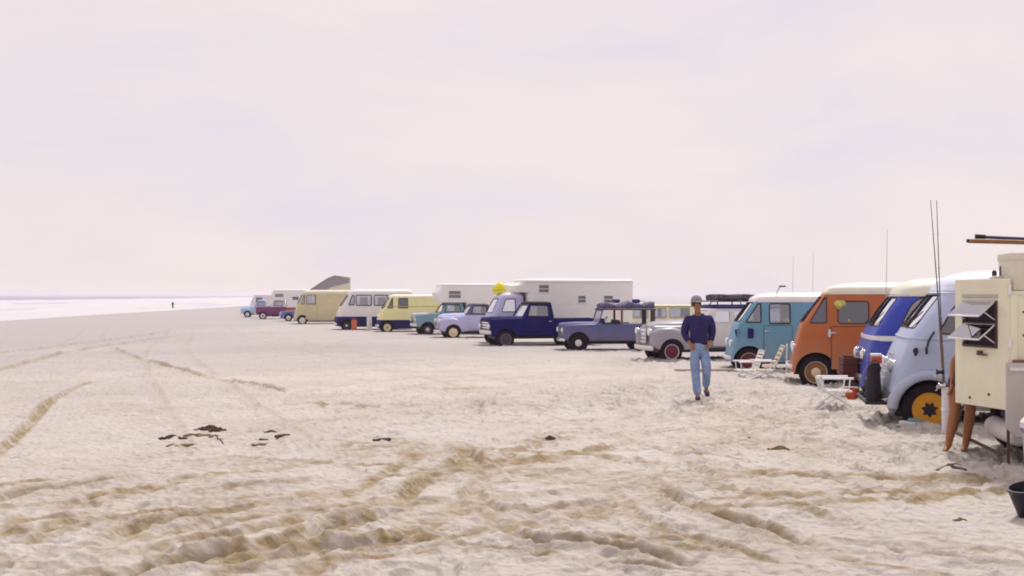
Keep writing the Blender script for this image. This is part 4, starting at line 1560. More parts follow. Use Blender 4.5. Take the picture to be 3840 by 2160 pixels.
# ------------------------------------------------------------------ pickups and wagons
def pickup(name, label, cat, px, py, alpha, P):
    tr = P.get('track', 1.5)
    loc, a = place(px, py, alpha, tr)
    T = thing(name, loc, a, label, cat, ROW)
    hw, zb, belt, fo, cowl, cabr, L = P['hw'], P['zb'], P['belt'], P['fo'], P['cowl'], P['cabr'], P['L']
    wz, ar, wb = P['wz'], P['arch'], P['wb']
    pm = P['paint']
    hz = P['hood']
    cut = arch_cut(MB(), 0, wz, ar, hw, .40)
    if P.get('pontoon'):
        nw = P['nw']                                             # narrower centre body with separate fenders
        xloft('body', [(-fo + .10, nw * .80, zb + .10, hz - .20, .10), (-fo + .16, nw * .86, zb, hz - .1, .14), (0, nw * .92, zb, hz - .10, .18), (cowl - .1, nw, zb, belt - .02, .12), (cowl, nw, zb, belt, .06), (cabr, nw, zb, belt, .06)], pm, T, arch_cut(MB(), 0, wz, ar, nw, .25))
        for sd in (-1, 1):
            fh = P['fz']
            c2 = MB()
            arch_cut(c2, 0, wz, ar, hw, .34)
            yc = sd * (hw - .21)
            xloft('fender', [(-fo + .02, .12, zb + .16, fh - .26, .10, yc), (-fo + .06, .17, zb + .06, fh - .10, .14, yc), (-fo + .22, .205, zb - .02, fh, .17, yc), (.05, .21, zb - .04, fh + .02, .18, yc), (.42, .20, zb - .04, fh - .08, .17, yc), (cowl - .12, .17, zb - .02, fh - .26, .14, yc - sd * .02), (cowl + .18, .10, zb - .02, zb + .22, .08, yc - sd * .05)], pm, T, c2)
            MB().bbox(cowl + .1, cabr + .05, sd * (hw - .05) - .12, sd * (hw - .05) + .02, zb - .06, zb - .01, .02).build('running_board', M_BLACK, T, True)
        hh = P['hoodw']
        xloft('hood', [(-fo + .04, hh * .45, hz - .42, hz - .20, .12, 0, .02), (-fo + .10, hh * .62, hz - .42, hz - .10, .16, 0, .04), (-fo + .35, hh * .80, hz - .35, hz - .03, .18, 0, .05), (.2, hh * .95, hz - .3, hz, .2, 0, .05), (cowl - .05, hh * 1.1, hz - .3, hz + .02, .2, 0, .04)], pm, T)
    else:
        xloft('body', [(-fo, hw * .94, zb + .16, hz - .16, .06), (-fo + .04, hw * .97, zb + .06, hz - .10, .08), (-fo + .2, hw, zb, hz - .07, .09), (cowl, hw, zb, hz - .03, .08), (cowl + .05, hw, zb, belt, .06), (cabr, hw, zb, belt, .06)], pm, T, cut)
        hh = P['hoodw']
        xloft('hood', [(-fo - .02, hh * .92, hz - .20, hz - .08, .05, 0, .01), (-fo + .05, hh * .98, hz - .2, hz - .03, .06, 0, .02), (0, hh, hz - .2, hz, .08, 0, .025), (cowl + .02, hh, hz - .2, hz + .01, .08, 0, .02)], P.get('hood_paint', pm), T)
    # cab
    C = P['cab']
    if C:
        b0, t0, tz = C['base'], C['top'], C['z']
        hb, ht = C.get('hb', hw * .96), C.get('ht', hw * .80)
        rows = [(belt - .01, b0, cabr, hb, .10, .10), (belt + .12, b0 + (t0 - b0) * .25, cabr - .01, hb * .985, .10, .10), (tz - .12, t0 - .04, cabr - .05, ht * 1.02, .10, .12), (tz, t0 + .04, cabr - .08, ht, .10, .12)]
        sidew = [round_poly(q, .04) for q in C['side']]
        cab_shell(T, dict(rows=rows, paint=C.get('paint', pm), roof=C.get('roof', pm), side=sidew, front=quad_yz(hb * .86, belt + .05, ht * .88, tz - .07), back=quad_yz(hb * .6, belt + .12, hb * .58, tz - .16), glass=C.get('glass', M_GLASS), wglass=C.get('wglass', M_GLASSL), roof_h=C.get('rh', .08), frame_r=C.get('fr', .016)))
    # doors
    x0, x1 = cowl + .08, cabr - .10
    for sd in (-1, 1):
        w_ = (P['nw'] if P.get('pontoon') else hw)
        dd = MB().bbox(x0, x1, sd * w_ - .012, sd * w_ + .012, zb + .10, belt - .06, .008).build('door', pm, T, True)
        MB().bbox(x1 - .16, x1 - .06, sd * (w_ + .02) - .012, sd * (w_ + .02) + .012, belt - .16, belt - .13, .006).build('door_handle', M_CHROME, dd, True)
    # bed
    if P.get('bed', True):
        bt = P.get('bedz', belt - .06)
        bh = P.get('bedhw', hw)
        c3 = MB()
        arch_cut(c3, wb, wz, ar, bh, .30)
        for sd in (-1, 1):
            bs = xloft('bed_side', [(cabr + .03, .055, zb + .02, bt, .03, sd * (bh - .055)), (L - .03, .055, zb + .04, bt, .03, sd * (bh - .055)), (L, .05, zb + .08, bt - .02, .03, sd * (bh - .055))], P.get('bedpaint', pm), T)
            bool_cut(bs, c3)
        MB().box(cabr + .04, L - .02, -bh + .1, bh - .1, zb + .2, zb + .24).build('bed_floor', M_DARK, T)
        MB().bbox(L - .045, L + .005, -bh + .1, bh - .1, zb + .12, bt - .01, .015).build('tailgate', P.get('bedpaint', pm), T, True)
        MB().box(cabr + .03, cabr + .06, -bh + .1, bh - .1, zb + .2, bt - .02).build('bulkhead', P.get('bedpaint', pm), T)
    MB().box(-fo + .3, L - .2, -.58, .58, zb - .12, zb + .1).build('chassis', M_BLACK, T)  # wide dark pan, keeps skylight off the sand below
    add_wheels(T, (0, wb), tr, wz, **P['wheel'])
    # front
    bw = hw * .97
    xb = -fo - .10
    MB().tube([(xb + .12 * abs(t) ** 3, bw * t, zb + P.get('bz', .08)) for t in np.linspace(-1, 1, 13)], .03, 8, flat=P.get('bh', .12) / .06).build('bumper', P.get('bumper', M_WHITE), T, True, 60)
    gw, gz0, gz1 = P['grille']
    xg = -fo - .015 + P.get('gx', 0)
    gr = MB().bbox(xg, xg + .05, -gw, gw, gz0, gz1, .02).build('grille', P.get('grille_mat', M_CHROME), T, True)
    for k in range(3):
        z = gz0 + (gz1 - gz0) * (k + .7) / 3.4
        MB().bbox(xg - .012, xg + .01, -gw * .94, gw * .94, z - .02, z + .015, .006).build('grille_slot', P.get('slot_mat', M_DARK), gr)
    hy, hzz, hr = P['lamps']
    for sd in (-1, 1):
        headlight(T, P.get('lx', -fo - .02), sd * hy, hzz, hr)
    return T


# dark navy pickup
T10 = pickup('pickup_truck', 'dark navy pickup with white bumper and low open bed', 'pickup truck', 1895, 1297, 15, dict(
    hw=.95, zb=.40, belt=1.16, fo=.68, cowl=.78, cabr=2.10, L=4.3, wz=.27, arch=.44, wb=2.95, paint=paint('dark_navy', (.006, .004, .090), .55, 0, .08), hood=1.20, hoodw=.78,
    hood_paint=paint('dark_navy', (.006, .004, .090), .55, 0, .08), track=1.58,
    cab=dict(base=.66, top=1.00, z=1.76, side=[[(.93, 1.22), (1.86, 1.22), (1.84, 1.68), (1.10, 1.68)]], fr=.02, glass=M_GLASS, rh=.07, roof=paint('roof_navy', (.012, .005, .022), .6, 0, .10)),
    bedz=1.12, grille=(.62, .62, .98), lamps=(.78, .80, .10), bz=.16, bh=.16,
    wheel=dict(r=.37, w=.20, rimr=.21, rim=rim_dark, hub=rim_dark, ring=ring_grey, hubr=.10)))

# slate blue compact pickup with roof load
slate = paint('slate_blue', (.078, .085, .215))
T11 = pickup('utility_truck', 'slate blue open-sided utility truck with dark load on its roof', 'truck', 2168, 1313, 5, dict(
    hw=.88, zb=.34, belt=.96, fo=.56, cowl=.70, cabr=3.05, L=3.1, wz=.27, arch=.42, wb=2.45, paint=slate, hood=1.02, hoodw=.72, cab=None, bed=False, track=1.46,
    grille=(.50, .58, .84), lamps=(.66, .74, .09), bz=.04, bumper=M_CHROME, bh=.10,
    wheel=dict(r=.36, w=.20, rimr=.20, rim=M_TYRE, hub=rim_white, ring=None, hubr=.15)))
for sd in (-1, 1):
    MB().tube([(.76, sd * .78, .95), (.93, sd * .74, 1.50)], .022, 6).build('windshield_post', slate, T11, True)
    MB().bbox(1.60, 1.68, sd * .80 - .02, sd * .80 + .02, .94, 1.52, .01).build('roof_post', material('brown_post', (.16, .06, .035), .6), T11)
    MB().bbox(2.72, 2.90, sd * .80 - .02, sd * .80 + .02, .94, 1.52, .01).build('roof_post', material('dark_post', (.05, .03, .045), .6), T11)
MB().tube([(.76, -.78, .96), (.76, .78, .96), (.93, .74, 1.48), (.93, -.74, 1.48)], .022, 6, True).build('windshield_frame', slate, T11, True, 80)
obj('windshield', [(.765, -.76, .97), (.765, .76, .97), (.93, .72, 1.47), (.93, -.72, 1.47)], [(0, 1, 2, 3)], M_GLASS, T11)
xloft('roof', [(.86, .74, 1.49, 1.54, .03), (1.0, .80, 1.49, 1.56, .04), (2.85, .80, 1.49, 1.56, .04), (2.95, .76, 1.49, 1.54, .03)], material('roof_plum', (.10, .065, .09), .6), T11)
seat(T11, 1.5, -.38, .85, 1.12)
seat(T11, 1.5, .38, .85, 1.12)
steering(T11, 1.05, -.38, 1.08)
ld = set_on(T11, 'tarpaulin_bundle', (.92, 0, 1.555), 'grey-blue tarpaulin bundle on the roof of the slate blue truck', 'tarpaulin')
rng = np.random.default_rng(3)
mb = MB()
st = []
for k in range(15):
    x = k / 14 * 2.0
    st.append((x, .66 + rng.uniform(-.04, .04), 0, .16 + rng.uniform(-.03, .05) + .05 * math.sin(x * 7), .09, 0, .02))
xloft('tarpaulin', st, material('grey_blue_canvas', (.13, .12, .21), .9, var=.5, vscale=6, col2=(.03, .02, .10)), ld)
for x in (.45, 1.1, 1.65):
    MB().tube([(x, -.70, .0), (x, -.69, .14), (x, -.5, .24), (x, 0, .28), (x, .5, .24), (x, .69, .14), (x, .70, 0)], .012, 5).build('strap', M_BLACK, ld, True)
for k, (x, y) in enumerate(((.62, -.1), (1.42, .05))):
    sv_ = MB().bbox(x - .12, x + .12, y - .25, y + .25, .20, .34, .06).build('folded_sheet', material('navy_canvas', (.035, .03, .17), .9), ld, True)

# silver-grey panel wagon
silver = paint('silver_grey', (.30, .29, .335), .38)
T12 = pickup('panel_wagon', 'silver-grey rounded wagon with white bumper behind the walking man', 'wagon', 2516, 1350, 11, dict(
    hw=.90, nw=.82, pontoon=True, fz=.96, zb=.34, belt=1.06, fo=.64, cowl=.92, cabr=3.9, L=4.0, wz=.25, arch=.40, wb=2.7, paint=silver, hood=1.13, hoodw=.52, bed=False, track=1.48,
    cab=None, grille=(.26, .50, .92), lamps=(.62, .84, .10), lx=-.64, gx=.0, bz=.02, bh=.14, grille_mat=M_CHROME, slot_mat=material('grille_lilac', (.22, .19, .26), .5),
    wheel=dict(r=.34, w=.19, rimr=.20, rim=rim_red, hub=rim_red, ring=ring_white, hubr=.11)))
pale = paint('pale_grey', (.60, .57, .57))
sh12 = Shell([(1.04, .86, 3.9, .84, .12, .12), (1.2, .98, 3.9, .83, .14, .12), (1.52, 1.22, 3.86, .76, .16, .14), (1.56, 1.26, 3.85, .74, .16, .14)], .10)
b = sh12.walls('upper_body', 1.04, 1.56, pale, T12)
cu = MB()
wins = [round_poly([(1.28, 1.13), (1.86, 1.13), (1.86, 1.49), (1.42, 1.49)], .04), round_poly([(1.98, 1.13), (3.5, 1.13), (3.5, 1.49), (1.98, 1.49)], .04)]
for q in wins:
    sh12.cut_side(cu, q)
fq = quad_yz(.62, 1.12, .56, 1.48)
sh12.cut_front(cu, fq, depth=.3)
bool_cut(b, cu)
for q in wins:
    for sd in (-1, 1):
        w = sh12.pane_side('window', q, sd, M_GLASSL, T12)
        sh12.frame_side('window_frame', q, sd, pale, w)
sh12.pane_front('windshield', fq, M_GLASSL, T12)
sh12.roof('roof', 1.56, .09, .25, navy, T12)
for sd in (-1, 1):
    MB().bbox(1.30, 3.85, sd * .845 - .02, sd * .845 + .02, .40, 1.04, .015).build('side_panel', pale, T12, True)
for sd in (-1, 1):
    MB().tube([(1.25, sd * .6, 1.62), (1.35, sd * .6, 1.76), (2.75, sd * .6, 1.76), (2.80, sd * .6, 1.62)], .02, 6).tube([(2.0, sd * .6, 1.62), (2.0, sd * .6, 1.76)], .02, 6).build('roof_rack_rail', M_BLACK, T12, True)
for x in (1.4, 2.05, 2.7):
    MB().tube([(x, -.6, 1.765), (x, .6, 1.765)], .02, 6).build('roof_rack_bar', M_BLACK, T12, True)
sw = set_on(T12, 'rolled_canvas', (1.45, -.2, 1.78), 'dark rolled canvas on the roof rack of the silver-grey wagon', 'canvas roll')
mb = MB()
for k, (y, z, r) in enumerate(((-.22, .10, .10), (.05, .10, .10), (.30, .09, .09))):
    mb2 = MB().tube([(x, y + .015 * math.sin(x * 5 + k), z + .01 * math.sin(x * 8)) for x in np.linspace(0, 1.3 + .15 * k, 12)], r, 10)
    mb2.build('canvas_roll', material('purple_black_canvas', (.035, .02, .06), .9, var=.4, vscale=9), sw, True)

# lavender rounded pickup
T8 = pickup('pickup_truck', 'lavender rounded old pickup with cream wheels', 'pickup truck', 1699, 1267, 12, dict(
    hw=.95, nw=.86, pontoon=True, fz=1.00, zb=.34, belt=1.17, fo=.72, cowl=.72, cabr=1.95, L=4.1, wz=.28, arch=.42, wb=2.8, paint=lav, hood=1.20, hoodw=.58, track=1.58,
    cab=dict(base=.62, top=.92, z=1.68, side=[[(.95, 1.22), (1.76, 1.22), (1.74, 1.62), (1.08, 1.62)]], hb=.84, ht=.72, glass=M_GLASS, paint=paint('cab_plum', (.10, .085, .20)), roof=paint('roof_plum2', (.06, .04, .10)), rh=.07, fr=.02),
    bedz=1.05, bedhw=.86, grille=(.40, .52, .86), lamps=(.70, .86, .10), lx=-.70, bz=.0, bumper=M_CHROME,
    wheel=dict(r=.36, w=.19, rimr=.22, rim=rim_cream, hub=rim_cream, ring=None, hubr=.12)))

# teal-grey pickup under a white camper
T7 = pickup('pickup_truck', 'teal-grey pickup with white bumper carrying a white cab-over camper', 'pickup truck', 1603, 1254, 14, dict(
    hw=.97, zb=.40, belt=1.18, fo=.66, cowl=.80, cabr=2.1, L=4.5, wz=.27, arch=.44, wb=3.0, paint=paint('teal_grey', (.17, .30, .38)), hood=1.18, hoodw=.80, track=1.62,
    hood_paint=paint('pale_teal', (.42, .47, .54)),
    cab=dict(base=.66, top=1.0, z=1.72, side=[[(.95, 1.24), (1.86, 1.24), (1.84, 1.64), (1.10, 1.64)]], fr=.02),
    bedz=1.10, grille=(.64, .62, .96), lamps=(.80, .80, .10), bz=.12, bh=.16,
    wheel=dict(r=.37, w=.20, rimr=.20, rim=rim_dark, hub=material('hub_pink', (.60, .52, .50), .5), ring=None, hubr=.13)))


def camper(name, label, T, p, rows, wins, paint_, roof_, bow=.05, rh=.10, fwin=None, lip=.02, trim=None):
    C = set_on(T, name, p, label, 'camper')
    sh = Shell(rows, bow)
    z0, z1 = rows[0][0], rows[-1][0]
    b = sh.walls('shell', z0, z1, paint_, C, t=.04, step=.2)
    cu = MB()
    for q in wins:
        sh.cut_side(cu, round_poly(q, .03))
    if fwin:
        sh.cut_front(cu, fwin, depth=.25)
    if cu.v:
        bool_cut(b, cu)
    for q in wins:
        for sd in (-1, 1):
            w = sh.pane_side('window', round_poly(q, .03), sd, M_GLASSD, C)
            sh.frame_side('window_frame', round_poly(q, .03), sd, M_ALU, w, .022)
            xa, xb = min(a for a, _ in q), max(a for a, _ in q)
            zm = (min(b_ for _, b_ in q) + max(b_ for _, b_ in q)) / 2
            MB().box(xa, xb, sd * (sh.side_y(xa, zm) - .012) - .008, sd * (sh.side_y(xa, zm) - .012) + .008, zm - .012, zm + .012).build('window_bar', M_ALU, w)
    if fwin:
        sh.pane_front('front_window', fwin, M_GLASSD, C)
    sh.roof('roof', z1, rh, .25, roof_, C, lip=lip)
    r0 = rows[0]
    MB().box(r0[1] + .05, r0[2] - .05, -r0[3] + .05, r0[3] - .05, z0, z0 + .03).build('floor', M_DARK, C)
    if trim:
        for zt_ in trim:
            sh.band('trim_rail', zt_, .03, M_ALU, C, th=.008)
    return C


cw = paint('camper_white', (.80, .77, .73))
cl = paint('camper_lilac', (.70, .67, .72))
camper('truck_camper', 'white cab-over camper with one square window on the teal-grey pickup', T7, (0, 0, 0),
       [(1.10, 2.16, 4.7, .98, .05, .05), (1.77, 2.16, 4.72, 1.0, .05, .05), (1.772, .62, 4.72, 1.0, .10, .05), (2.3, .50, 4.75, 1.02, .14, .06), (2.72, .78, 4.75, 1.02, .14, .06)],
       [[(1.15, 2.0), (1.85, 2.0), (1.85, 2.42), (1.15, 2.42)]], cw, cl, rh=.10, trim=[1.85])

# lavender cab-over truck with long white camper
loc9, a9 = place(1872, 1287, 12, 1.6)
T9 = thing('camper_truck', loc9, a9, 'lavender-blue cab-over truck behind the dark navy pickup', 'truck', ROW)
s9 = Shell([(.35, -.55, 1.15, .92, .2, .1), (1.2, -.42, 1.15, .94, .25, .1), (1.4, -.36, 1.15, .92, .25, .1), (2.05, .0, 1.12, .80, .25, .15)], .12)
b9 = s9.walls('cab', .35, 2.05, lav, T9)
cu = MB()
arch_cut(cu, 0, .27, .43, .92)
w9 = round_poly([(.10, 1.40), (.72, 1.40), (.72, 1.96), (.30, 1.96)], .08)
s9.cut_side(cu, w9)
q9 = quad_yz(.72, 1.36, .60, 1.97)
s9.cut_front(cu, q9, depth=.4)
bool_cut(b9, cu)
for sd in (-1, 1):
    s9.frame_side('window_frame', w9, sd, M_BLACK, s9.pane_side('window', w9, sd, M_GLASSL, T9), .018)
s9.frame_front('window_frame', q9, M_BLACK, s9.pane_front('windshield', q9, M_GLASSL, T9), .018)
s9.roof('cab_roof', 2.05, .20, .4, paint('pale_lavender', (.60, .58, .74)), T9)
MB().box(-.2, 6.0, -.45, .45, .40, .62).build('chassis', M_BLACK, T9)
MB().box(1.2, 6.0, -.9, .9, .80, .90).build('flat_bed', M_DARK, T9)
seat(T9, .95, -.4, .9, 1.5)
add_wheels(T9, (0, 3.6), 1.6, .27, r=.37, w=.2, rimr=.21, rim=rim_white, hub=M_CHROME, hubr=.1)
for sd in (-1, 1):
    headlight(T9, s9.front_x(.6, .9), sd * .6, .9, .1)
bumper_bar(T9, s9, .45, .06, .9, M_WHITE, .13)
camper('truck_camper', 'long white camper with small square windows on the lavender-blue truck', T9, (0, 0, 0),
       [(.91, 1.22, 6.1, 1.05, .05, .08), (1.98, 1.22, 6.15, 1.05, .05, .08), (2.25, 1.20, 6.15, 1.05, .2, .08), (2.27, .72, 6.15, 1.05, .30, .08), (2.55, .66, 6.15, 1.05, .30, .08), (2.74, .95, 6.15, 1.05, .30, .08)],
       [[(1.75, 2.24), (2.22, 2.24), (2.22, 2.60), (1.75, 2.60)], [(3.55, 1.78), (3.92, 1.78), (3.92, 2.12), (3.55, 2.12)], [(4.75, 1.78), (5.20, 1.78), (5.20, 2.12), (4.75, 2.12)]], cw, cl, rh=.12, trim=[1.74, 2.70])
yb = set_on(T9, 'tarpaulin_bundle', (.16, -.1, 2.245), 'bright yellow tarpaulin bundle on the lavender-blue cab roof', 'tarpaulin')
mb = MB().lathe([(.02, -.02), (.30, -.02), (.31, .10), (.27, .25), (.20, .38), (.10, .46), (.02, .48)], 20)
mb.v = [(x * (1 + .07 * math.sin(5 * math.atan2(y, x))), y * (1.1 + .06 * math.sin(4 * math.atan2(y, x) + 1)), z + .02 * math.sin(7 * x)) for x, y, z in mb.v]
mb.build('bundle', material('yellow_tarp', (.78, .70, .05), .6, bump=.3, bscale=6), yb, True)
MB().tube([(.31 * math.cos(a), .34 * math.sin(a), .12 + .01 * math.sin(3 * a)) for a in np.linspace(0, 2 * math.pi, 24, False)], .012, 5, True).build('strap', material('ochre_strap', (.45, .38, .05), .7), yb, True)

# cream wagon standing behind, between slate and silver
p20 = g(2365, 1262)
T20, S20 = van('station_wagon', 'cream wagon with olive roof glimpsed behind the slate blue truck', 'wagon', ROW, 2330, 1268, 6, dict(
    sill=.34, top=1.60, hw=[(.3, .90), (1.0, .92), (1.6, .84)], rear=3.9, wheelbase=2.7, wz=.30, arch=.42, track=1.56,
    nose=[(.3, -.8), (.6, -.82), (.95, -.72), (1.0, -.60), (1.6, .1)], bow=.12, rf=.2, rr=.2,
    paint=paint('cream', (.74, .70, .55)), roof=paint('olive', (.40, .36, .20)), roof_h=.10, roof_in=.3,
    windows=[round_poly([(.55, 1.02), (1.35, 1.02), (1.35, 1.52), (.62, 1.52)], .05), round_poly([(1.5, 1.02), (2.3, 1.02), (2.3, 1.52), (1.5, 1.52)], .05), round_poly([(2.45, 1.02), (3.5, 1.02), (3.5, 1.52), (2.45, 1.52)], .05)],
    windshield=dict(z0=1.05, z1=1.52, gap=.02, y0=.72, y1=.66, depth=.4), glass=M_GLASS, belt=.9, frame_r=.03, rubber=paint('olive_trim', (.45, .42, .25)),
    bumper=(.42, .06, M_CHROME, .1), headlights=[(.66, .75, .09)],
    wheel=dict(r=.34, w=.19, rimr=.2, rim=rim_dark, hub=M_CHROME, hubr=.1)))

# maroon pickup with white camper, far along the row
maroon = paint('maroon', (.17, .035, .13))
T2 = pickup('pickup_truck', 'maroon pickup with white-ringed wheels carrying a white camper', 'pickup truck', 986, 1196, 12, dict(
    hw=.95, zb=.38, belt=1.15, fo=.66, cowl=.8, cabr=2.1, L=4.4, wz=.30, arch=.42, wb=2.95, paint=maroon, hood=1.16, hoodw=.78, track=1.58,
    cab=dict(base=.66, top=1.0, z=1.72, side=[[(.95, 1.22), (1.86, 1.22), (1.84, 1.64), (1.10, 1.64)]], fr=.02, paint=paint('cab_white', (.66, .62, .66)), roof=M_WHITE),
    bedz=1.08, bedpaint=paint('red_bed', (.42, .06, .05)), grille=(.6, .6, .95), lamps=(.78, .78, .1), bz=.12,
    wheel=dict(r=.37, w=.20, rimr=.20, rim=rim_white, hub=rim_red, ring=ring_white, hubr=.10)))
camper('truck_camper', 'white camper with dark windows on the maroon pickup', T2, (0, 0, 0),
       [(1.08, 2.16, 4.6, .98, .05, .05), (1.77, 2.16, 4.6, .98, .05, .05), (1.772, .8, 4.6, .98, .12, .05), (2.2, .7, 4.6, 1.0, .14, .06), (2.66, .95, 4.6, 1.0, .14, .06)],
       [[(1.1, 2.06), (1.9, 2.06), (1.9, 2.36), (1.1, 2.36)], [(2.7, 1.78), (3.3, 1.78), (3.3, 2.1), (2.7, 2.1)]], cw, cw, rh=.12)
# farthest light blue pickup
T1 = pickup('pickup_truck', 'pale blue pickup at the far end of the row', 'pickup truck', 928, 1189, 10, dict(
    hw=.93, nw=.84, pontoon=True, fz=.95, zb=.36, belt=1.12, fo=.70, cowl=.75, cabr=1.95, L=4.1, wz=.28, arch=.40, wb=2.8, paint=paint('pale_blue', (.36, .47, .68)), hood=1.14, hoodw=.56, track=1.54,
    cab=dict(base=.66, top=.95, z=1.70, side=[[(.95, 1.18), (1.76, 1.18), (1.74, 1.62), (1.08, 1.62)]], hb=.82, ht=.70, fr=.02),
    bedz=1.02, bedhw=.84, grille=(.40, .52, .84), lamps=(.68, .82, .09), lx=-.68, bz=.02, bumper=M_CHROME,
    wheel=dict(r=.35, w=.19, rimr=.2, rim=rim_white, hub=M_CHROME, hubr=.1)))
# small navy sedan between maroon pickup and tan van
T3, S3 = van('sedan_car', 'low blue sedan between the maroon pickup and the tan van', 'car', ROW, 1082, 1204, 12, dict(
    sill=.26, top=1.34, hw=[(.2, .84), (.8, .86), (.86, .80), (1.34, .62)], rear=3.2, wheelbase=2.5, wz=.28, arch=.38, track=1.42,
    nose=[(.2, -.72), (.6, -.74), (.82, -.62), (.86, .35), (1.34, 1.0)], bow=.12, rf=.2, rr=.3,
    paint=paint('mid_blue', (.09, .12, .40)), roof=paint('mid_blue', (.09, .12, .40)), roof_h=.08, roof_in=.3,
    windows=[round_poly([(.95, .92), (1.6, .92), (1.6, 1.28), (1.2, 1.28)], .04), round_poly([(1.68, .92), (2.6, .92), (2.6, 1.28), (1.68, 1.28)], .05)],
    windshield=dict(z0=.92, z1=1.28, gap=.02, y0=.60, y1=.52, depth=.4), glass=M_GLASS, belt=.75,
    bumper=(.38, .06, M_CHROME, .1), headlights=[(.6, .62, .08)],
    wheel=dict(r=.32, w=.18, rimr=.19, rim=rim_white, hub=M_CHROME, hubr=.1)))

# house car with a grey shingled lid
loch, ah = place(1175, 1205, 8, 1.7)
TH = thing('house_car', loch, ah, 'tall house car with steep grey roof behind the tan van', 'camper', ROW)
xloft('wall', [(.05, .95, .55, 2.55, .04), (1.2, .97, .55, 2.55, .04), (3.0, .97, .55, 2.55, .04)], tan, TH)
roofm = material('grey_shingle', (.30, .28, .315), .9, var=.5, vscale=5, col2=(.34, .31, .33))
prof = [(-.30, 2.56), (.4, 3.05), (1.2, 3.56), (1.75, 3.76), (2.2, 3.70), (3.05, 3.58), (3.05, 2.56)]
n = len(prof)
vv = [(x, -.98, z) for x, z in prof] + [(x, .98, z) for x, z in prof]
obj('gable', vv, [tuple(range(n)), tuple(range(n, 2 * n))] + [(k, (k + 1) % n, n + (k + 1) % n, n + k) for k in range(n)], paint('pale_tan', (.66, .61, .48)), TH)
for k in range(n - 2):
    (xa, za), (xb, zb_) = prof[k], prof[k + 1]
    L_ = math.hypot(xb - xa, zb_ - za)
    rows_ = max(2, int(L_ / .2))
    for j in range(rows_):
        t0, t1 = j / rows_, (j + 1.15) / rows_
        p0 = (xa + (xb - xa) * t0, za + (zb_ - za) * t0 + .03)
        p1 = (xa + (xb - xa) * min(t1, 1.02), za + (zb_ - za) * min(t1, 1.02) + .012)
        v8 = []
        for yy in (-1.06, 1.06):
            v8 += [(p0[0], yy, p0[1]), (p1[0], yy, p1[1]), (p1[0], yy, p1[1] + .03), (p0[0], yy, p0[1] + .03)]
        obj('shingle_course', v8, [(0, 1, 2, 3), (4, 5, 6, 7), (0, 1, 5, 4), (1, 2, 6, 5), (2, 3, 7, 6), (3, 0, 4, 7)], roofm, TH)
# grey side flaps under the lid
for sd in (-1, 1):
    pf = [(-.2, 2.6), (1.2, 3.52), (1.75, 3.72), (2.2, 3.66), (2.95, 3.5), (2.95, 3.2), (1.5, 2.85), (1.0, 2.6)]
    nn_ = len(pf)
    obj('canvas_flap', [(x, sd * .985, z) for x, z in pf] + [(x, sd * 1.0, z) for x, z in pf], [tuple(range(nn_)), tuple(range(nn_, 2 * nn_))] + [(k, (k + 1) % nn_, nn_ + (k + 1) % nn_, nn_ + k) for k in range(nn_)], roofm, TH)
MB().box(-.2, 3.0, -.5, .5, .35, .56).build('chassis', M_BLACK, TH)
add_wheels(TH, (0.3, 2.6), 1.7, .30, r=.36, w=.2, rimr=.2, rim=rim_white, hub=M_CHROME, hubr=.1)

# wipers on the nearest windshields
for T_, S_, zb_, zt_ in ((T17, S17, 1.33, 1.62), (T16, S16, 1.26, 1.56), (T15, S15, 1.26, 1.56), (T14, S14, 1.21, 1.48)):
    for sd in (-1, 1):
        MB().tube([(S_.front_x(sd * .20, zb_) - .02, sd * .20, zb_), (S_.front_x(sd * .38, zb_ + .12) - .022, sd * .38, zb_ + .12), (S_.front_x(sd * .50, zt_ - .05) - .018, sd * .50, zt_ - .05)], .008, 5).build('wiper', M_BLACK, T_, True)

# one more van tucked in behind the far end of the row
for px_, py_, lab_, pt_, hh_, rr_ in ((950, 1179, 'pale lilac van glimpsed behind the pale blue pickup', cl, 2.45, 3.4),):
    van('delivery_van', lab_, 'van', ROW, px_, py_, 10, dict(
        sill=.25, top=hh_ - .2, hw=[(.2, .95), (1.2, .97), (hh_, .90)], rear=rr_, wheelbase=2.6, wz=.27, arch=.42, track=1.66,
        nose=[(.2, -.58), (.6, -.58), (1.2, -.40), (hh_ - .3, .05), (hh_, .14)], bow=.10, rf=.22, rr=.15, paint=pt_, roof=pt_, roof_h=.2, roof_in=.4,
        windows=[round_poly([(.35, hh_ * .58), (1.05, hh_ * .58), (1.05, hh_ * .82), (.35, hh_ * .82)], .05)],
        windshield=dict(z0=hh_ * .58, z1=hh_ * .84, gap=.03, y0=.78, y1=.72, depth=.35), glass=M_GLASSD, wglass=M_GLASSL, belt=1.25, frame_r=.02,
        bumper=(.36, .06, M_CHROME, .12), headlights=[(.62, .85, .10)], wheel=dict(r=.35, w=.19, rimr=.2, rim=rim_white, hub=M_CHROME, hubr=.1)))

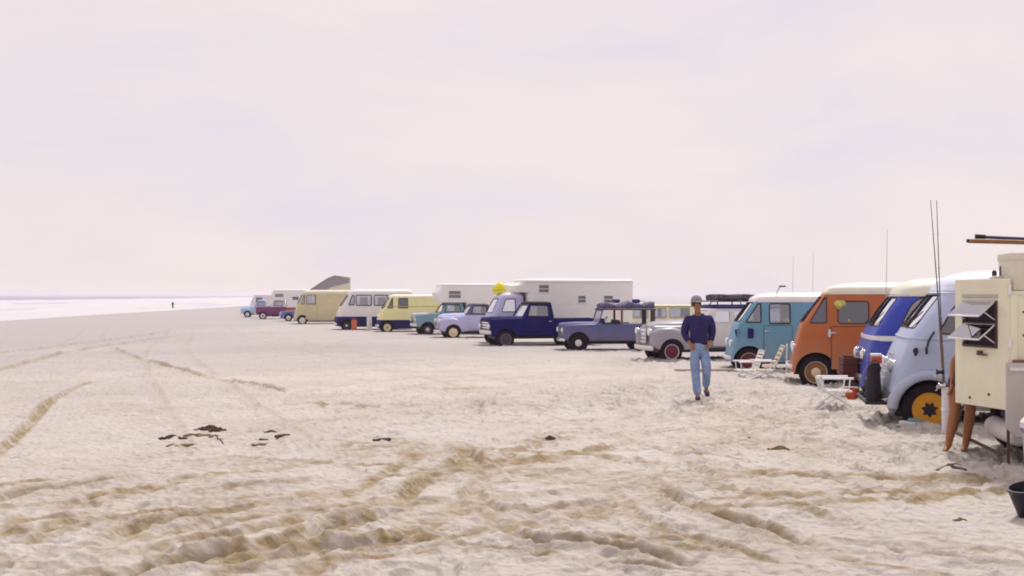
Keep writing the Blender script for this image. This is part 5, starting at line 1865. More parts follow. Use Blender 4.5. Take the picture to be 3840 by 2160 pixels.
# ------------------------------------------------------------------ people
def skin_mesh(name, nodes, edges, mat, parent=None, sub=2, root=0):
    """nodes: list (x,y,z,rx,ry); grown with a Skin modifier, baked"""
    me = bpy.data.meshes.new(name)
    me.from_pydata([n[:3] for n in nodes], edges, [])
    o = bpy.data.objects.new(name, me)
    COL.objects.link(o)
    md = o.modifiers.new('s', 'SKIN')
    md.use_smooth_shade = True
    md.branch_smoothing = 0.6
    sk = me.skin_vertices[0].data
    for i, n in enumerate(nodes):
        sk[i].radius = (n[3], n[4] if len(n) > 4 else n[3])
        sk[i].use_root = (i == root)
    m2 = o.modifiers.new('ss', 'SUBSURF')
    m2.levels = sub
    m2.render_levels = sub
    dg = bpy.context.evaluated_depsgraph_get()
    new = bpy.data.meshes.new_from_object(o.evaluated_get(dg))
    o.modifiers.clear()
    o.data = new
    new.materials.clear()
    new.materials.append(mat)
    for p in new.polygons:
        p.use_smooth = True
    if parent is not None:
        o.parent = parent
    return o


class Sk:
    def __init__(s):
        s.n, s.e, s.k = [], [], {}

    def add(s, key, p, r, link=None, ry=None):
        s.k[key] = len(s.n)
        s.n.append((*p, r, ry if ry is not None else r))
        if link is not None:
            s.e.append((s.k[link], s.k[key]))
        return s


def lerp(a, b, t):
    return tuple(a[i] + (b[i] - a[i]) * t for i in range(3))


def hand(S, side, wrist, d, lat, thumb):
    """palm and five separate fingers, along d, spread along lat, thumb towards thumb"""
    d, lat, thumb = Vector(d).normalized(), Vector(lat).normalized(), Vector(thumb).normalized()
    w = Vector(wrist)
    S.add('palm' + side, w + d * .055, .026, 'wrist' + side)
    for i, (off, ln) in enumerate(((-.027, .062), (-.009, .075), (.009, .080), (.027, .072))):
        b = w + d * .095 + lat * off
        S.add(f'k{side}{i}', b, .011, 'palm' + side)
        m = b + d * ln * .5 + thumb * -.004
        S.add(f'm{side}{i}', m, .0095, f'k{side}{i}')
        S.add(f't{side}{i}', m + d * ln * .42 + Vector((0, .012, 0)), .008, f'm{side}{i}')
    b = w + d * .035 + thumb * .030
    S.add('th' + side, b, .012, 'palm' + side)
    S.add('th2' + side, b + d * .03 + thumb * .02, .010, 'th' + side)
    S.add('th3' + side, b + d * .055 + thumb * .022, .009, 'th2' + side)


def person(label, loc, J, clothes, grp=None, rz=0, skin=None, detail=True):
    """J: joint positions (x right in the picture, y away, z up), feet on z = 0; figure faces -Y"""
    S = Sk()
    S.add('pelvis', J['pelvis'], .125, None, .10)
    S.add('waist', lerp(J['pelvis'], J['chest'], .45), .115, 'pelvis', .085)
    S.add('chest', J['chest'], .135, 'waist', .10)
    S.add('neckb', J['neckb'], .065, 'chest')
    S.add('neck', J['neck'], .052, 'neckb')
    h = Vector(J['head'])
    up = (h - Vector(J['neck'])).normalized()
    S.add('jaw', h - up * .065 + Vector((0, -.018, 0)), .062, 'neck', .068)
    S.add('face', h + Vector((0, -.008, 0)), .076, 'jaw', .090)
    S.add('crown', h + up * .07 + Vector((0, .006, 0)), .070, 'face', .084)
    S.add('nose', h + Vector((0, -.102, 0)) - up * .012, .013, 'face')
    S.add('nose2', h + Vector((0, -.115, 0)) - up * .024, .010, 'nose')
    for sd, q in (('L', -1), ('R', 1)):
        S.add('ear' + sd, h + Vector((q * .080, .01, 0)), .014, 'face')
        S.add('sh' + sd, J['sh' + sd], .060, 'chest')
        S.add('el' + sd, J['el' + sd], .042, 'sh' + sd)
        S.add('wrist' + sd, J['wr' + sd], .029, 'el' + sd)
        hand(S, sd, J['wr' + sd], *J['hand' + sd])
        S.add('hip' + sd, J['hip' + sd], .095, 'pelvis')
        S.add('kn' + sd, J['kn' + sd], .060, 'hip' + sd)
        S.add('calf' + sd, lerp(J['kn' + sd], J['an' + sd], .32), .061, 'kn' + sd)
        S.add('an' + sd, J['an' + sd], .040, 'calf' + sd)
        a = Vector(J['an' + sd])
        t = Vector(J['toe' + sd])
        S.add('ball' + sd, a.lerp(t, .7) + Vector((0, 0, -.012)), .036, 'an' + sd, .028)
        S.add('toe' + sd, t, .026, 'ball' + sd, .020)
    P = skin_mesh('person', S.n, S.e, skin or M_SKIN)
    P.location = loc
    P.rotation_euler = (0, 0, rz)
    tag(P, label, 'person', grp)
    if 'top' in clothes:
        m, cuff, hem, slack = clothes['top']
        G = Sk()
        w = lerp(J['pelvis'], J['chest'], .45)
        hemp = lerp(J['pelvis'], w, hem)
        G.add('hem', hemp, .172 * slack, None, .135 * slack)
        G.add('w', w, .158 * slack, 'hem', .122 * slack)
        G.add('c', J['chest'], .172 * slack, 'w', .132 * slack)
        G.add('n', lerp(J['chest'], J['neckb'], .75), .095, 'c', .088)
        G.add('n2', lerp(J['neckb'], J['neck'], .2), .072, 'n')
        for sd in 'LR':
            G.add('s' + sd, J['sh' + sd], .098 * slack, 'c')
            if cuff > .5:
                G.add('e' + sd, J['el' + sd], .066 * slack, 's' + sd)
                G.add('f' + sd, lerp(J['el' + sd], J['wr' + sd], (cuff - .5) * 2), .047 * slack, 'e' + sd)
            else:
                G.add('e' + sd, lerp(J['sh' + sd], J['el' + sd], cuff * 2), .075 * slack, 's' + sd)
        skin_mesh(clothes.get('top_name', 'jacket'), G.n, G.e, m, P)
    if 'legs' in clothes:
        m, cuff = clothes['legs']
        G = Sk()
        G.add('p', lerp(J['pelvis'], J['chest'], .34), .140, None, .108)
        G.add('p2', lerp(J['pelvis'], J['chest'], -.12), .150, 'p', .125)
        for sd in 'LR':
            G.add('h' + sd, lerp(J['hip' + sd], J['kn' + sd], .12), .112, 'p2')
            if cuff > .5:
                G.add('k' + sd, J['kn' + sd], .083, 'h' + sd)
                G.add('c' + sd, lerp(J['kn' + sd], J['an' + sd], .45), .076, 'k' + sd)
                G.add('a' + sd, lerp(J['kn' + sd], J['an' + sd], (cuff - .5) * 2 + .06), .074, 'c' + sd)
            else:
                G.add('k' + sd, lerp(J['hip' + sd], J['kn' + sd], cuff * 2), .102, 'h' + sd)
        skin_mesh(clothes.get('legs_name', 'jeans'), G.n, G.e, m, P)
    if 'shoes' in clothes:
        for sd in 'LR':
            a, t = Vector(J['an' + sd]), Vector(J['toe' + sd])
            b = a + (a - t) * .22
            skin_mesh('shoe', [(b.x, b.y, t.z + .012 + (a.z - t.z) * .35, .044, .040), (*(a.lerp(t, .35) + Vector((0, 0, -.02))), .052, .044), (*(a.lerp(t, .85) + Vector((0, 0, -.006))), .050, .036), (*(t + (t - a) * .10), .040, .026)], [(0, 1), (1, 2), (2, 3)], clothes['shoes'], P)
    if detail:
        for q in (-1, 1):
            e_ = h + Vector((q * .033, -.088, .0)) + up * .012
            MB().lathe([(.002, -.008), (.010, -.005), (.012, 0), (.010, .004), (.002, .006)], 10, 'y', e_).build('eye', M_BLACK, P, True)
        mth = h + Vector((0, -.092, 0)) - up * .062
        MB().tube([mth + Vector((x, abs(x) * .3, 0)) for x in (-.025, -.012, 0, .012, .025)], .006, 5).build('mouth', material('lip', (.28, .07, .05), .6), P, True)
    if 'hair' in clothes:
        mb = MB()
        hs = []
        for k in range(9):
            a = math.pi * .5 * k / 8
            hs.append((.098 * math.cos(a), .112 * math.sin(a)))
        mb.lathe([(.09, -.05)] + hs[:-1] + [(.004, .113)], 18, 'z')
        mb.v = [(x * .92 + h.x + up.x * .03, y * 1.06 + h.y + .022, z + h.z + .012) for x, y, z in mb.v]
        mb.build('hair', clothes['hair'], P, True)
    if 'cap' in clothes:
        mb = MB()
        hs = [(.102 * math.cos(math.pi * .5 * k / 8) ** .8 + .002, .105 * math.sin(math.pi * .5 * k / 8)) for k in range(9)]
        mb.lathe([(.098, -.012)] + hs, 20, 'z')
        mb.v = [(x * .95 + h.x, y * 1.1 + h.y + .006, z + h.z + .045) for x, y, z in mb.v]
        c = mb.build('cap', clothes['cap'], P, True)
        br = []
        for lay in (0, .008):
            for k in range(9):
                a = math.pi * (1.12 + .76 * k / 8)
                br.append((h.x + .092 * math.cos(a), h.y + .10 * math.sin(a), h.z + .045 + lay))
            for k in range(9):
                a = math.pi * (1.12 + .76 * k / 8)
                br.append((h.x + .082 * math.cos(a), h.y + .055 * 0 + .175 * math.sin(a), h.z + .030 + lay))
        f = []
        for lay in (0, 18):
            f += [(lay + k, lay + k + 1, lay + 9 + k + 1, lay + 9 + k) for k in range(8)]
        f += [(9 + k, 10 + k, 28 + k, 27 + k) for k in range(8)] + [(0, 9, 27, 18), (8, 17, 35, 26)] + [(k, k + 1, 19 + k, 18 + k) for k in range(8)]
        obj('cap_brim', br, f, clothes.get('brim', clothes['cap']), P, True)
    return P


denim = material('denim', (.14, .22, .42), .9, var=.75, vscale=5, bump=.8, bscale=11, col2=(.40, .46, .64))
jackm = material('navy_cotton', (.024, .016, .105), .9, var=.35, vscale=6, bump=.9, bscale=9, col2=(.012, .009, .05))
walk = dict(pelvis=(.07, .0, .93), chest=(.06, -.02, 1.30), neckb=(.045, -.01, 1.475), neck=(.035, -.02, 1.535), head=(.015, -.035, 1.655),
            shL=(-.135, -.01, 1.415), shR=(.255, -.01, 1.415), elL=(-.180, .08, 1.140), elR=(.304, .08, 1.140), wrL=(-.125, -.08, .995), wrR=(.250, -.08, 1.000),
            handL=((.55, -.25, -.75), (.6, .1, .5), (.4, -.8, .3)), handR=((-.55, -.25, -.75), (.6, -.1, -.5), (-.4, -.8, .3)),
            hipL=(-.025, 0, .90), hipR=(.165, 0, .90), knL=(-.015, -.09, .50), knR=(.175, -.12, .49), anL=(.005, -.20, .085), anR=(.225, .26, .21), toeL=(-.01, -.35, .030), toeR=(.24, .17, .050))
pm_ = gs(2624, 1501)
person('man in navy jacket, pale jeans and cap walking across the sand', pm_ + Vector((-.06, .1, -.005)), walk,
       dict(top=(jackm, 1.0, -.70, 1.10), legs=(denim, .97), shoes=material('dark_shoe', (.035, .03, .10), .7), cap=material('grey_cap', (.26, .24, .29), .9), hair=material('brown_hair', (.06, .03, .02), .8)))

helper = dict(pelvis=(.02, 0, .88), chest=(.24, -.03, 1.20), neckb=(.34, -.03, 1.35), neck=(.38, -.04, 1.40), head=(.46, -.06, 1.50),
              shL=(.10, -.04, 1.27), shR=(.30, .14, 1.28), elL=(-.075, -.02, 1.02), elR=(.45, .10, 1.08), wrL=(-.10, -.06, .80), wrR=(.58, .02, 1.10),
              handL=((-.35, -.2, -.9), (.1, .9, -.1), (.7, -.5, .1)), handR=((.9, -.2, .1), (0, .3, .9), (0, -.7, .6)),
              hipL=(-.06, -.02, .85), hipR=(.10, .04, .85), knL=(-.080, -.07, .47), knR=(.12, -.02, .47), anL=(-.115, .03, .07), anR=(.10, .07, .07), toeL=(-.22, -.12, .022), toeR=(.00, -.09, .022))
hp = Vector((5.10, 12.98, 0))
hp.z = gz(hp.x, hp.y) - .005
person('bare-legged person leaning in behind the open cream camper door', hp, helper,
       dict(top=(material('olive_shirt', (.22, .17, .07), .9, bump=.3, bscale=25), .22, .12, .96), legs=(material('maroon_shorts', (.08, .02, .03), .9), .22), legs_name='shorts', top_name='shirt', hair=material('sandy_hair', (.35, .22, .10), .8)),
       skin=material('skin_deep_tan', (.35, .14, .055), .5, var=.25, vscale=8, col2=(.24, .08, .03)))

stand = dict(pelvis=(0, 0, .93), chest=(0, 0, 1.30), neckb=(0, 0, 1.47), neck=(0, 0, 1.53), head=(0, -.01, 1.65), shL=(-.19, 0, 1.42), shR=(.19, 0, 1.42), elL=(-.25, .02, 1.14), elR=(.25, .02, 1.14), wrL=(-.24, -.06, .90), wrR=(.24, -.06, .90),
             handL=((0, -.1, -1), (0, 1, 0), (.6, -.6, 0)), handR=((0, -.1, -1), (0, 1, 0), (-.6, -.6, 0)), hipL=(-.09, 0, .90), hipR=(.09, 0, .90), knL=(-.10, -.03, .50), knR=(.10, .01, .50), anL=(-.10, 0, .08), anR=(.11, .06, .08), toeL=(-.12, -.14, .03), toeR=(.13, -.08, .03))
pf_ = gs(648, 1159)
person('small dark figure standing alone by the surf', pf_, stand,
       dict(top=(material('dark_coat', (.03, .025, .06), .9), .95, .0, 1.15), legs=(material('dark_trousers', (.04, .04, .08), .9), .97), shoes=M_BLACK, hair=material('brown_hair', (.06, .03, .02), .8)))

# ------------------------------------------------------------------ cream camper at the right
ax_ = R(-8)
TC = thing('camper_truck', (5.19, 11.82, gz(5.4, 12.2)), ax_, 'cream camper on a grey truck bed with its windowed door open', 'camper truck', None)
TC.location.z = 0.0
creamp = paint('camper_cream', (.74, .70, .53))
greyb = paint('warm_grey', (.46, .42, .40), .5)
W = 1.95
# walls of the cream box (open end towards the sea), local: x to the right, y away
MB().bbox(0, 4.0, 0, .04, 1.11, 1.80, .012).build('side_wall', creamp, TC, True)
MB().bbox(0, 4.0, W - .04, W, 1.11, 1.80, .012).build('side_wall', creamp, TC, True)
MB().bbox(-.01, 4.02, -.01, W + .01, 1.795, 1.84, .015).build('roof', creamp, TC, True)
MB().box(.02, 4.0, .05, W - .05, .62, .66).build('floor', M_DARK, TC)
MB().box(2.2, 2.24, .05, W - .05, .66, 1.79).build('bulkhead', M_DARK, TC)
MB().bbox(-.02, .05, -.022, .05, .62, 1.80, .012).build('corner_post', creamp, TC, True)
MB().bbox(-.02, .05, W - .05, W + .01, .62, 1.80, .012).build('corner_post', creamp, TC, True)
bs = xloft('bed_side', [(-.06, .03, .42, 1.09, .02, -.01), (.02, .05, .32, 1.10, .03, -.02), (4.0, .05, .30, 1.10, .03, -.02)], greyb, TC, arch_cut(MB(), 1.05, .34, .43, .3, .9, False))
MB().bbox(-.04, 4.0, -.085, -.065, 1.01, 1.05, .008).build('trim_strip', paint('pale_grey2', (.66, .63, .62)), TC, True)
MB().bbox(.0, 4.0, -.06, .0, 1.098, 1.125, .008).build('bed_rail', material('brown_rail', (.20, .10, .05), .7), TC, True)
xloft('bed_side', [(-.06, .03, .52, 1.09, .02, W + .01), (.02, .05, .40, 1.10, .03, W + .02), (4.0, .05, .36, 1.10, .03, W + .02)], greyb, TC)
for x, z in ((.12, 1.62), (.12, 1.38), (.17, 1.30)):
    MB().lathe([(.002, -.012), (.012, -.010), (.014, .004), (.002, .004)], 10, 'y', (x, -.004, z)).build('screw_head', material('brown_metal', (.12, .05, .05), .6), TC, True)
ms = wheel_meshes(.36, .2, .21, rim_dark, M_CHROME, None, .1, False)
for yy, rz_ in ((.14, 0), (W - .14, math.pi)):
    t = link_mesh('wheel', ms[0], None, TC)
    t.location = (.62, yy, .30)
    t.rotation_euler = (0, 0, rz_)
    link_mesh('rim', ms[1], None, t)
    link_mesh('hub_cap', ms[2], None, t)
MB().box(.3, 4.0, .5, W - .5, .35, .60).build('chassis', M_BLACK, TC)
MB().bbox(-.13, -.09, -.02, W + .02, .125, .155, .01).build('step_bar', material('rusty_brown', (.09, .045, .03), .8), TC, True)
for yy in (W - .02,):
    MB().tube([(-.11, yy, .14), (-.02, yy, .45), (.3, yy, .55)], .016, 6).build('step_bracket', material('rusty_brown', (.09, .045, .03), .8), TC, True)
MB().tube([(-.02, .06, .62), (-.02, .06, -.02)], .016, 6).lathe([(.003, -.03), (.05, -.03), (.05, -.01), (.003, -.01)], 12, 'z', (-.02, .06, 0)).build('corner_jack', material('rusty_brown', (.09, .045, .03), .8), TC, True)
mb = MB().lathe([(.004, -.52), (.08, -.51), (.115, -.46), (.12, 0), (.115, .46), (.08, .51), (.004, .52)], 20, 'y', (.16, .78, .30))
mb.build('water_tank', M_WHITE, TC, True)
MB().bbox(.14, .45, .45, .95, .44, .60, .03).build('tool_box', navy, TC, True)
# the open door, hinged at the near corner
dv = Vector((4.965, 12.66)) - Vector((5.175, 11.80))
DL = dv.length
dA = math.atan2(dv.y, dv.x)
c_, s_ = math.cos(-ax_), math.sin(-ax_)
TD = bpy.data.objects.new('door', None)
dm = MB()


def dbox(mb, u0, u1, n0, n1, z0, z1, b=.006):
    return mb.bbox(u0, u1, n0, n1, z0, z1, b)


wu0, wu1, wz0, wz1 = .16, .74, 1.235, 1.735
dbox(dm, 0, wu0, -.02, .02, .60, 1.965)
dbox(dm, wu1, DL, -.02, .02, .60, 1.965)
dbox(dm, wu0 - .002, wu1 + .002, -.02, .02, .60, wz0)
dbox(dm, wu0 - .002, wu1 + .002, -.02, .02, wz1, 1.965)
D = dm.build('door', creamp, TC, False)
D.location = (-.03, -.02, 0)
D.rotation_euler = (0, 0, dA - ax_)
# local to the door: x along the door from the hinge, +y is its left (sea) face
brownf = material('window_frame_brown', (.06, .03, .03), .5)
fm_ = MB()
for (a, b, c, d2) in ((wu0, wu1, wz0, wz0 + .025), (wu0, wu1, wz1 - .025, wz1), (wu0, wu1, 1.475, 1.505)):
    fm_.bbox(a, b, .005, .035, c, d2, .005)
fm_.bbox(wu0, wu0 + .025, .005, .034, wz0, wz1, .005).bbox(wu1 - .025, wu1, .005, .034, wz0, wz1, .005)
fm_.build('window_frame', brownf, D)
MB().box(wu0 + .01, wu1 - .01, -.012, -.008, wz0 + .01, wz1 - .01).build('insect_screen', material('screen_mesh', (.045, .03, .045), .9), D)
for zt_ in (1.725, 1.480):
    p0, p1 = (.030, zt_), (.225, zt_ - .150)
    v = []
    for th in (0, .006):
        for (yy, zz) in (p0, p1):
            for u in (wu0 + .03, wu1 - .03):
                v.append((u, yy + th * .6, zz + th))
    w = obj('awning_pane', v, [(0, 1, 3, 2), (4, 5, 7, 6), (0, 1, 5, 4), (2, 3, 7, 6), (0, 2, 6, 4), (1, 3, 7, 5)], glass('pane_glass', (.62, .62, .72), .38), D)
    MB().tube([(wu0 + .03, *p0), (wu1 - .03, *p0), (wu1 - .03, *p1), (wu0 + .03, *p1)], .011, 6, True).build('pane_rim', M_ALU, w, True, 80)
    for u in (wu0 + .035, wu1 - .035):
        MB().tube([(u, .03, zt_ - .19), (u, p1[0] * .75, zt_ - .10)], .006, 5).build('stay_arm', M_ALU, w, True)
MB().bbox(.40, .47, .018, .05, 1.165, 1.20, .008).bbox(.30, .46, .045, .06, 1.150, 1.172, .006).build('door_handle', material('brown_metal', (.12, .05, .05), .6), D, True)
MB().bbox(wu0 - .01, wu1 + .01, .018, .03, wz1 + .03, wz1 + .07, .005).build('drip_rail', greyb, D)
for u, z in ((.30, .74), (.62, .68)):
    MB().lathe([(.002, 0), (.016, 0), (.014, .012), (.002, .014)], 10, 'y', (u, .019, z)).build('rivet', material('brown_metal', (.12, .05, .05), .6), D, True)
for z in (.75, 1.3, 1.85):
    MB().tube([(-.01, .0, z - .05), (-.01, .0, z + .05)], .016, 8).build('hinge', M_ALU, D, True)

# load on the camper roof
def on_camper(name, p, label, cat, rz=0, grp=None):
    q = child_loc(TC, p)
    return thing(name, q, ax_ + rz, label, cat, grp)


for k, (x0, wd, hh, lab) in enumerate(((.02, .34, .385, 'upright white box on the cream camper roof beside the open door'), (.40, .42, .40, 'wider white box on the cream camper roof beside the upright one'))):
    bxx = on_camper('roof_box', (x0, .02, 1.842), lab, 'box')
    MB().bbox(0, wd - .02, 0, .55, 0, hh, .025).build('box_body', M_CREAMW, bxx, True)
    MB().bbox(-.008, wd - .012, -.008, .558, hh - .07, hh + .012, .015).build('lid', M_CREAMW, bxx, True)
    MB().bbox(wd * .4, wd * .55, -.016, -.004, hh - .11, hh - .04, .004).build('latch', M_CHROME, bxx, True)
lt = on_camper('signal_lamp', (-.02, .45, 1.842), 'small pale lamp on the cream camper roof edge', 'lamp')
MB().bbox(-.07, .07, -.08, .08, 0, .16, .03).build('lamp_body', M_WHITE, lt, True)
MB().lathe([(.003, .16), (.025, .16), (.028, .20), (.015, .22), (.003, .22)], 12, 'z', (-.03, 0, 0)).build('lamp_knob', brownf, lt, True)
MB().lathe([(.003, .16), (.020, .16), (.022, .25), (.012, .27), (.003, .27)], 12, 'z', (.05, .02, 0)).build('lamp_knob', brownf, lt, True)
wood = material('varnished_wood', (.26, .11, .035), .5, var=.5, vscale=12, col2=(.10, .04, .02))
rack = on_camper('roof_crutch', (.30, .18, 1.842 + .385), 'brown wooden crutch standing on the white roof box', 'support')
MB().bbox(-.05, .05, -.04, .04, .012, .10, .015).build('crutch_base', wood, rack, True)
MB().tube([(0, 0, .08), (-.07, 0, .16), (-.08, 0, .22)], .022, 7).tube([(0, 0, .08), (.05, 0, .15), (.055, 0, .24)], .022, 7).build('crutch_fork', wood, rack, True)
oar = on_camper('wooden_oar', (.30, .18, 2.345), 'varnished wooden oar resting in the roof crutch of the cream camper', 'oar')
MB().tube([(-.68, 0, .025), (-.3, 0, .012), (0, 0, 0), (1.4, 0, -.03), (2.2, 0, -.05)], .024, 8).build('shaft', wood, oar, True)
xloft('blade', [(2.15, .03, -.075, -.025, .02), (2.4, .075, -.07, -.045, .012), (2.9, .08, -.075, -.055, .01)], wood, oar)
MB().tube([(-.70, 0, .026), (-.58, 0, .022)], .020, 8).build('grip', M_BLACK, oar, True)
gf = on_camper('gaff_pole', (.30, .235, 2.385), 'dark blue pole lying along the wooden oar', 'pole')
MB().tube([(-.56, 0, .03), (0, 0, .0), (2.0, 0, -.05)], .018, 8).build('pole', material('blue_black_paint', (.045, .035, .10), .5), gf, True)
MB().tube([(-.60, 0, .035), (-.50, 0, .028)], .026, 8).build('pole_cap', M_BLACK, gf, True)

# ------------------------------------------------------------------ things on the sand
def lawn_chair(loc, rz, label, frame, web, back=.52, seat_h=.34, w=.50, grp='folding lawn chairs', tilt=.30):
    """folding tube chair; faces -X before rotation"""
    C = thing('lawn_chair', loc, rz, label, 'chair', grp)
    h = w / 2
    L = .46
    for s in (-1, 1):
        MB().tube([(-.32, s * h, -.02), (L * .42, s * h, seat_h + .02), (L * .5, s * h, seat_h + .20)], .013, 7).build('leg', frame, C, True)
        MB().tube([(L * .62, s * (h - .02), -.02), (-L * .40, s * (h - .02), seat_h + .03), (-L * .45, s * (h - .02), seat_h + .20)], .013, 7).build('leg', frame, C, True)
        MB().tube([(-L * .55, s * h, seat_h + .205), (L * .5, s * h, seat_h + .205)], .018, 7).build('armrest', frame, C, True)
        MB().tube([(-L * .5, s * (h - .025), seat_h), (L * .5, s * (h - .025), seat_h)], .012, 7).build('seat_rail', frame, C, True)
        MB().tube([(L * .42, s * (h - .025), seat_h), (L * .42 + back * tilt, s * (h - .025), seat_h + back)], .012, 7).build('back_rail', frame, C, True)
    MB().tube([(L * .42 + back * tilt, -h + .025, seat_h + back), (L * .42 + back * tilt, h - .025, seat_h + back)], .012, 7).build('back_top_rail', frame, C, True)
    MB().tube([(-L * .5, -h + .025, seat_h), (-L * .5, h - .025, seat_h)], .012, 7).build('seat_front_rail', frame, C, True)
    for k in range(5):
        x = -L * .5 + .03 + k * (L * .92) / 5
        MB().bbox(x, x + .062, -h + .02, h - .02, seat_h + .008, seat_h + .013, .002).build('webbing_strap', web, C)
    for k in range(5):
        t = .10 + k * .18
        x, z = L * .42 + back * tilt * t, seat_h + back * t
        obj('webbing_strap', [(x - .008, -h + .02, z), (x - .008, h - .02, z), (x - .008 + .062 * tilt, h - .02, z + .062), (x - .008 + .062 * tilt, -h + .02, z + .062),
                              (x - .014, -h + .02, z), (x - .014, h - .02, z), (x - .014 + .062 * tilt, h - .02, z + .062), (x - .014 + .062 * tilt, -h + .02, z + .062)],
            [(0, 1, 2, 3), (4, 5, 6, 7), (0, 1, 5, 4), (1, 2, 6, 5), (2, 3, 7, 6), (3, 0, 4, 7)], web, C)
    return C


m_webw = material('white_webbing', (.74, .72, .70), .8)
m_webt = material('tan_webbing', (.60, .50, .34), .8)
lawn_chair(gs(2800, 1408), R(4), 'white lawn chair facing the sea beside the teal van', M_ALU, m_webw, back=.46, seat_h=.17, tilt=.36)
lawn_chair(gs(2862, 1418), R(-3), 'white lawn chair with tan straps facing the sea beside the orange van', M_ALU, m_webt, back=.54, seat_h=.17, tilt=.45)
lawn_chair(gs(3128, 1532), R(175), 'bare aluminium folding chair in front of the orange van', M_ALU, M_WHITE, back=.20, seat_h=.27, w=.46, tilt=.30)
# white pole between teal and orange vans
pp = gs(2949, 1398)
pl = thing('white_pole', pp, 0, 'thin white pole stuck in the sand between teal and orange vans', 'pole')
MB().tube([(0, 0, -.1), (.0, 0, .35), (.012, 0, .72)], .018, 8).build('pole', M_CREAMW, pl, True)
MB().lathe([(.003, .70), (.024, .70), (.024, .73), (.003, .74)], 10, 'z', (.012, 0, 0)).build('pole_cap', M_WHITE, pl, True)
# driftwood plank behind the chairs
plk = thing('driftwood_board', gs(2800, 1394) + Vector((-.6, .5, 0)), R(3), 'pale driftwood board lying on the sand by the teal van', 'board')
MB().bbox(-1.1, .9, -.09, .09, -.01, .05, .015).build('board', material('pale_driftwood', (.50, .42, .36), .9, var=.4, vscale=10, col2=(.3, .22, .16)), plk, True)

# rod holder and two surf rods
base = gs(3527, 1622)
base.y -= .15
base.z = gz(base.x, base.y)
rh_ = thing('rod_holder', base, 0, 'white tube rod holder standing beside the yellow wheel', 'rod holder')
MB().lathe([(.003, -.12), (.045, -.12), (.045, .58), (.050, .585), (.050, .60), (.040, .60), (.040, .0), (.003, .0)], 20).build('tube', material('white_pvc', (.72, .69, .74), .5), rh_, True)
MB().lathe([(.046, .30), (.054, .30), (.054, .34), (.046, .34)], 20, caps=False).build('collar', M_ALU, rh_, True)


def surf_rod(p0, pts, label, reel_z, butt=.016, reel_mat=M_BLACK, reel_side=-1):
    Rr = thing('fishing_rod', p0, 0, label, 'fishing rod', 'surf fishing rods')
    P = [Vector(q) for q in pts]
    Q = []
    for i in range(len(P) - 1):
        for k in range(6):
            Q.append(P[i].lerp(P[i + 1], k / 6))
    Q.append(P[-1])
    hs = [q.z for q in Q]
    cut_ = next(i for i, z in enumerate(hs) if z > .25 * hs[-1] + .45)
    MB().tube(Q[:cut_ + 1], butt, 8, r2=butt * .8).build('butt', material('rod_cork', (.10, .05, .04), .7, var=.4, vscale=20), Rr, True)
    MB().tube(Q[cut_:], butt * .62, 7, r2=.004).build('blank', material('rod_glass', (.06, .04, .05), .4), Rr, True)
    for f_ in (.5, .64, .78, .9):
        q = Q[int(f_ * (len(Q) - 1))]
        MB().tube([q + Vector((.012 + .012 * math.cos(a), .012 * math.sin(a), 0)) for a in np.linspace(0, 2 * math.pi, 10, False)], .003, 5, True).build('guide_ring', M_CHROME, Rr, True)
    q = min(Q, key=lambda v_: abs(v_.z - reel_z))
    rl = MB().lathe([(.003, -.04), (.038, -.04), (.040, -.032), (.024, -.028), (.024, .028), (.040, .032), (.038, .04), (.003, .04)], 16, 'x', q + Vector((reel_side * .055, -.05, 0))).build('reel', reel_mat, Rr, True)
    MB().tube([q + Vector((reel_side * .055 - .04, -.05, 0)), q + Vector((reel_side * .055 - .06, -.05, 0)), q + Vector((reel_side * .055 - .06, -.05, -.06)), q + Vector((reel_side * .055 - .085, -.05, -.06))], .006, 6).build('reel_handle', M_CHROME, rl, True)
    MB().tube([q + Vector((0, 0, -.05)), q + Vector((reel_side * .03, -.025, 0)), q + Vector((0, 0, .05))], .008, 6).build('reel_seat', M_CHROME, rl, True)


surf_rod(base, [(.01, .0, .02), (-.02, 0, .62), (-.085, .0, 1.70), (-.175, .02, 3.02)], 'surf rod with black reel, the more leaning of two in the white holder', .82, reel_side=-1)
surf_rod(base, [(-.012, .015, .02), (-.005, .015, .62), (-.055, .02, 1.70), (-.098, .02, 3.02)], 'upright surf rod with chrome reel in the white holder', .66, .014, M_CHROME, -1)
# rods standing behind the vans
for (px, d_, z1, lab) in ((2971, 31.4, 3.05, 'thin surf rod standing behind the teal van roof'), (3046, 30.6, 3.15, 'thin surf rod standing between the teal and orange vans'), (3322, 22.3, 3.10, 'thin surf rod standing behind the orange van roof')):
    x = (px - 1920) / F * d_
    z0 = gz(x, d_)
    Rr = thing('fishing_rod', (x, d_, z0), 0, lab, 'fishing rod', 'surf fishing rods')
    MB().tube([(0, 0, -.25), (0, 0, .9)], .015, 7).build('butt', material('rod_cork', (.10, .05, .04), .7, var=.4, vscale=20), Rr, True)
    MB().tube([(0, 0, .9), (.01, 0, 2.0), (.03, 0, z1)], .009, 6, r2=.004).build('blank', material('rod_pale', (.45, .40, .46), .5), Rr, True)

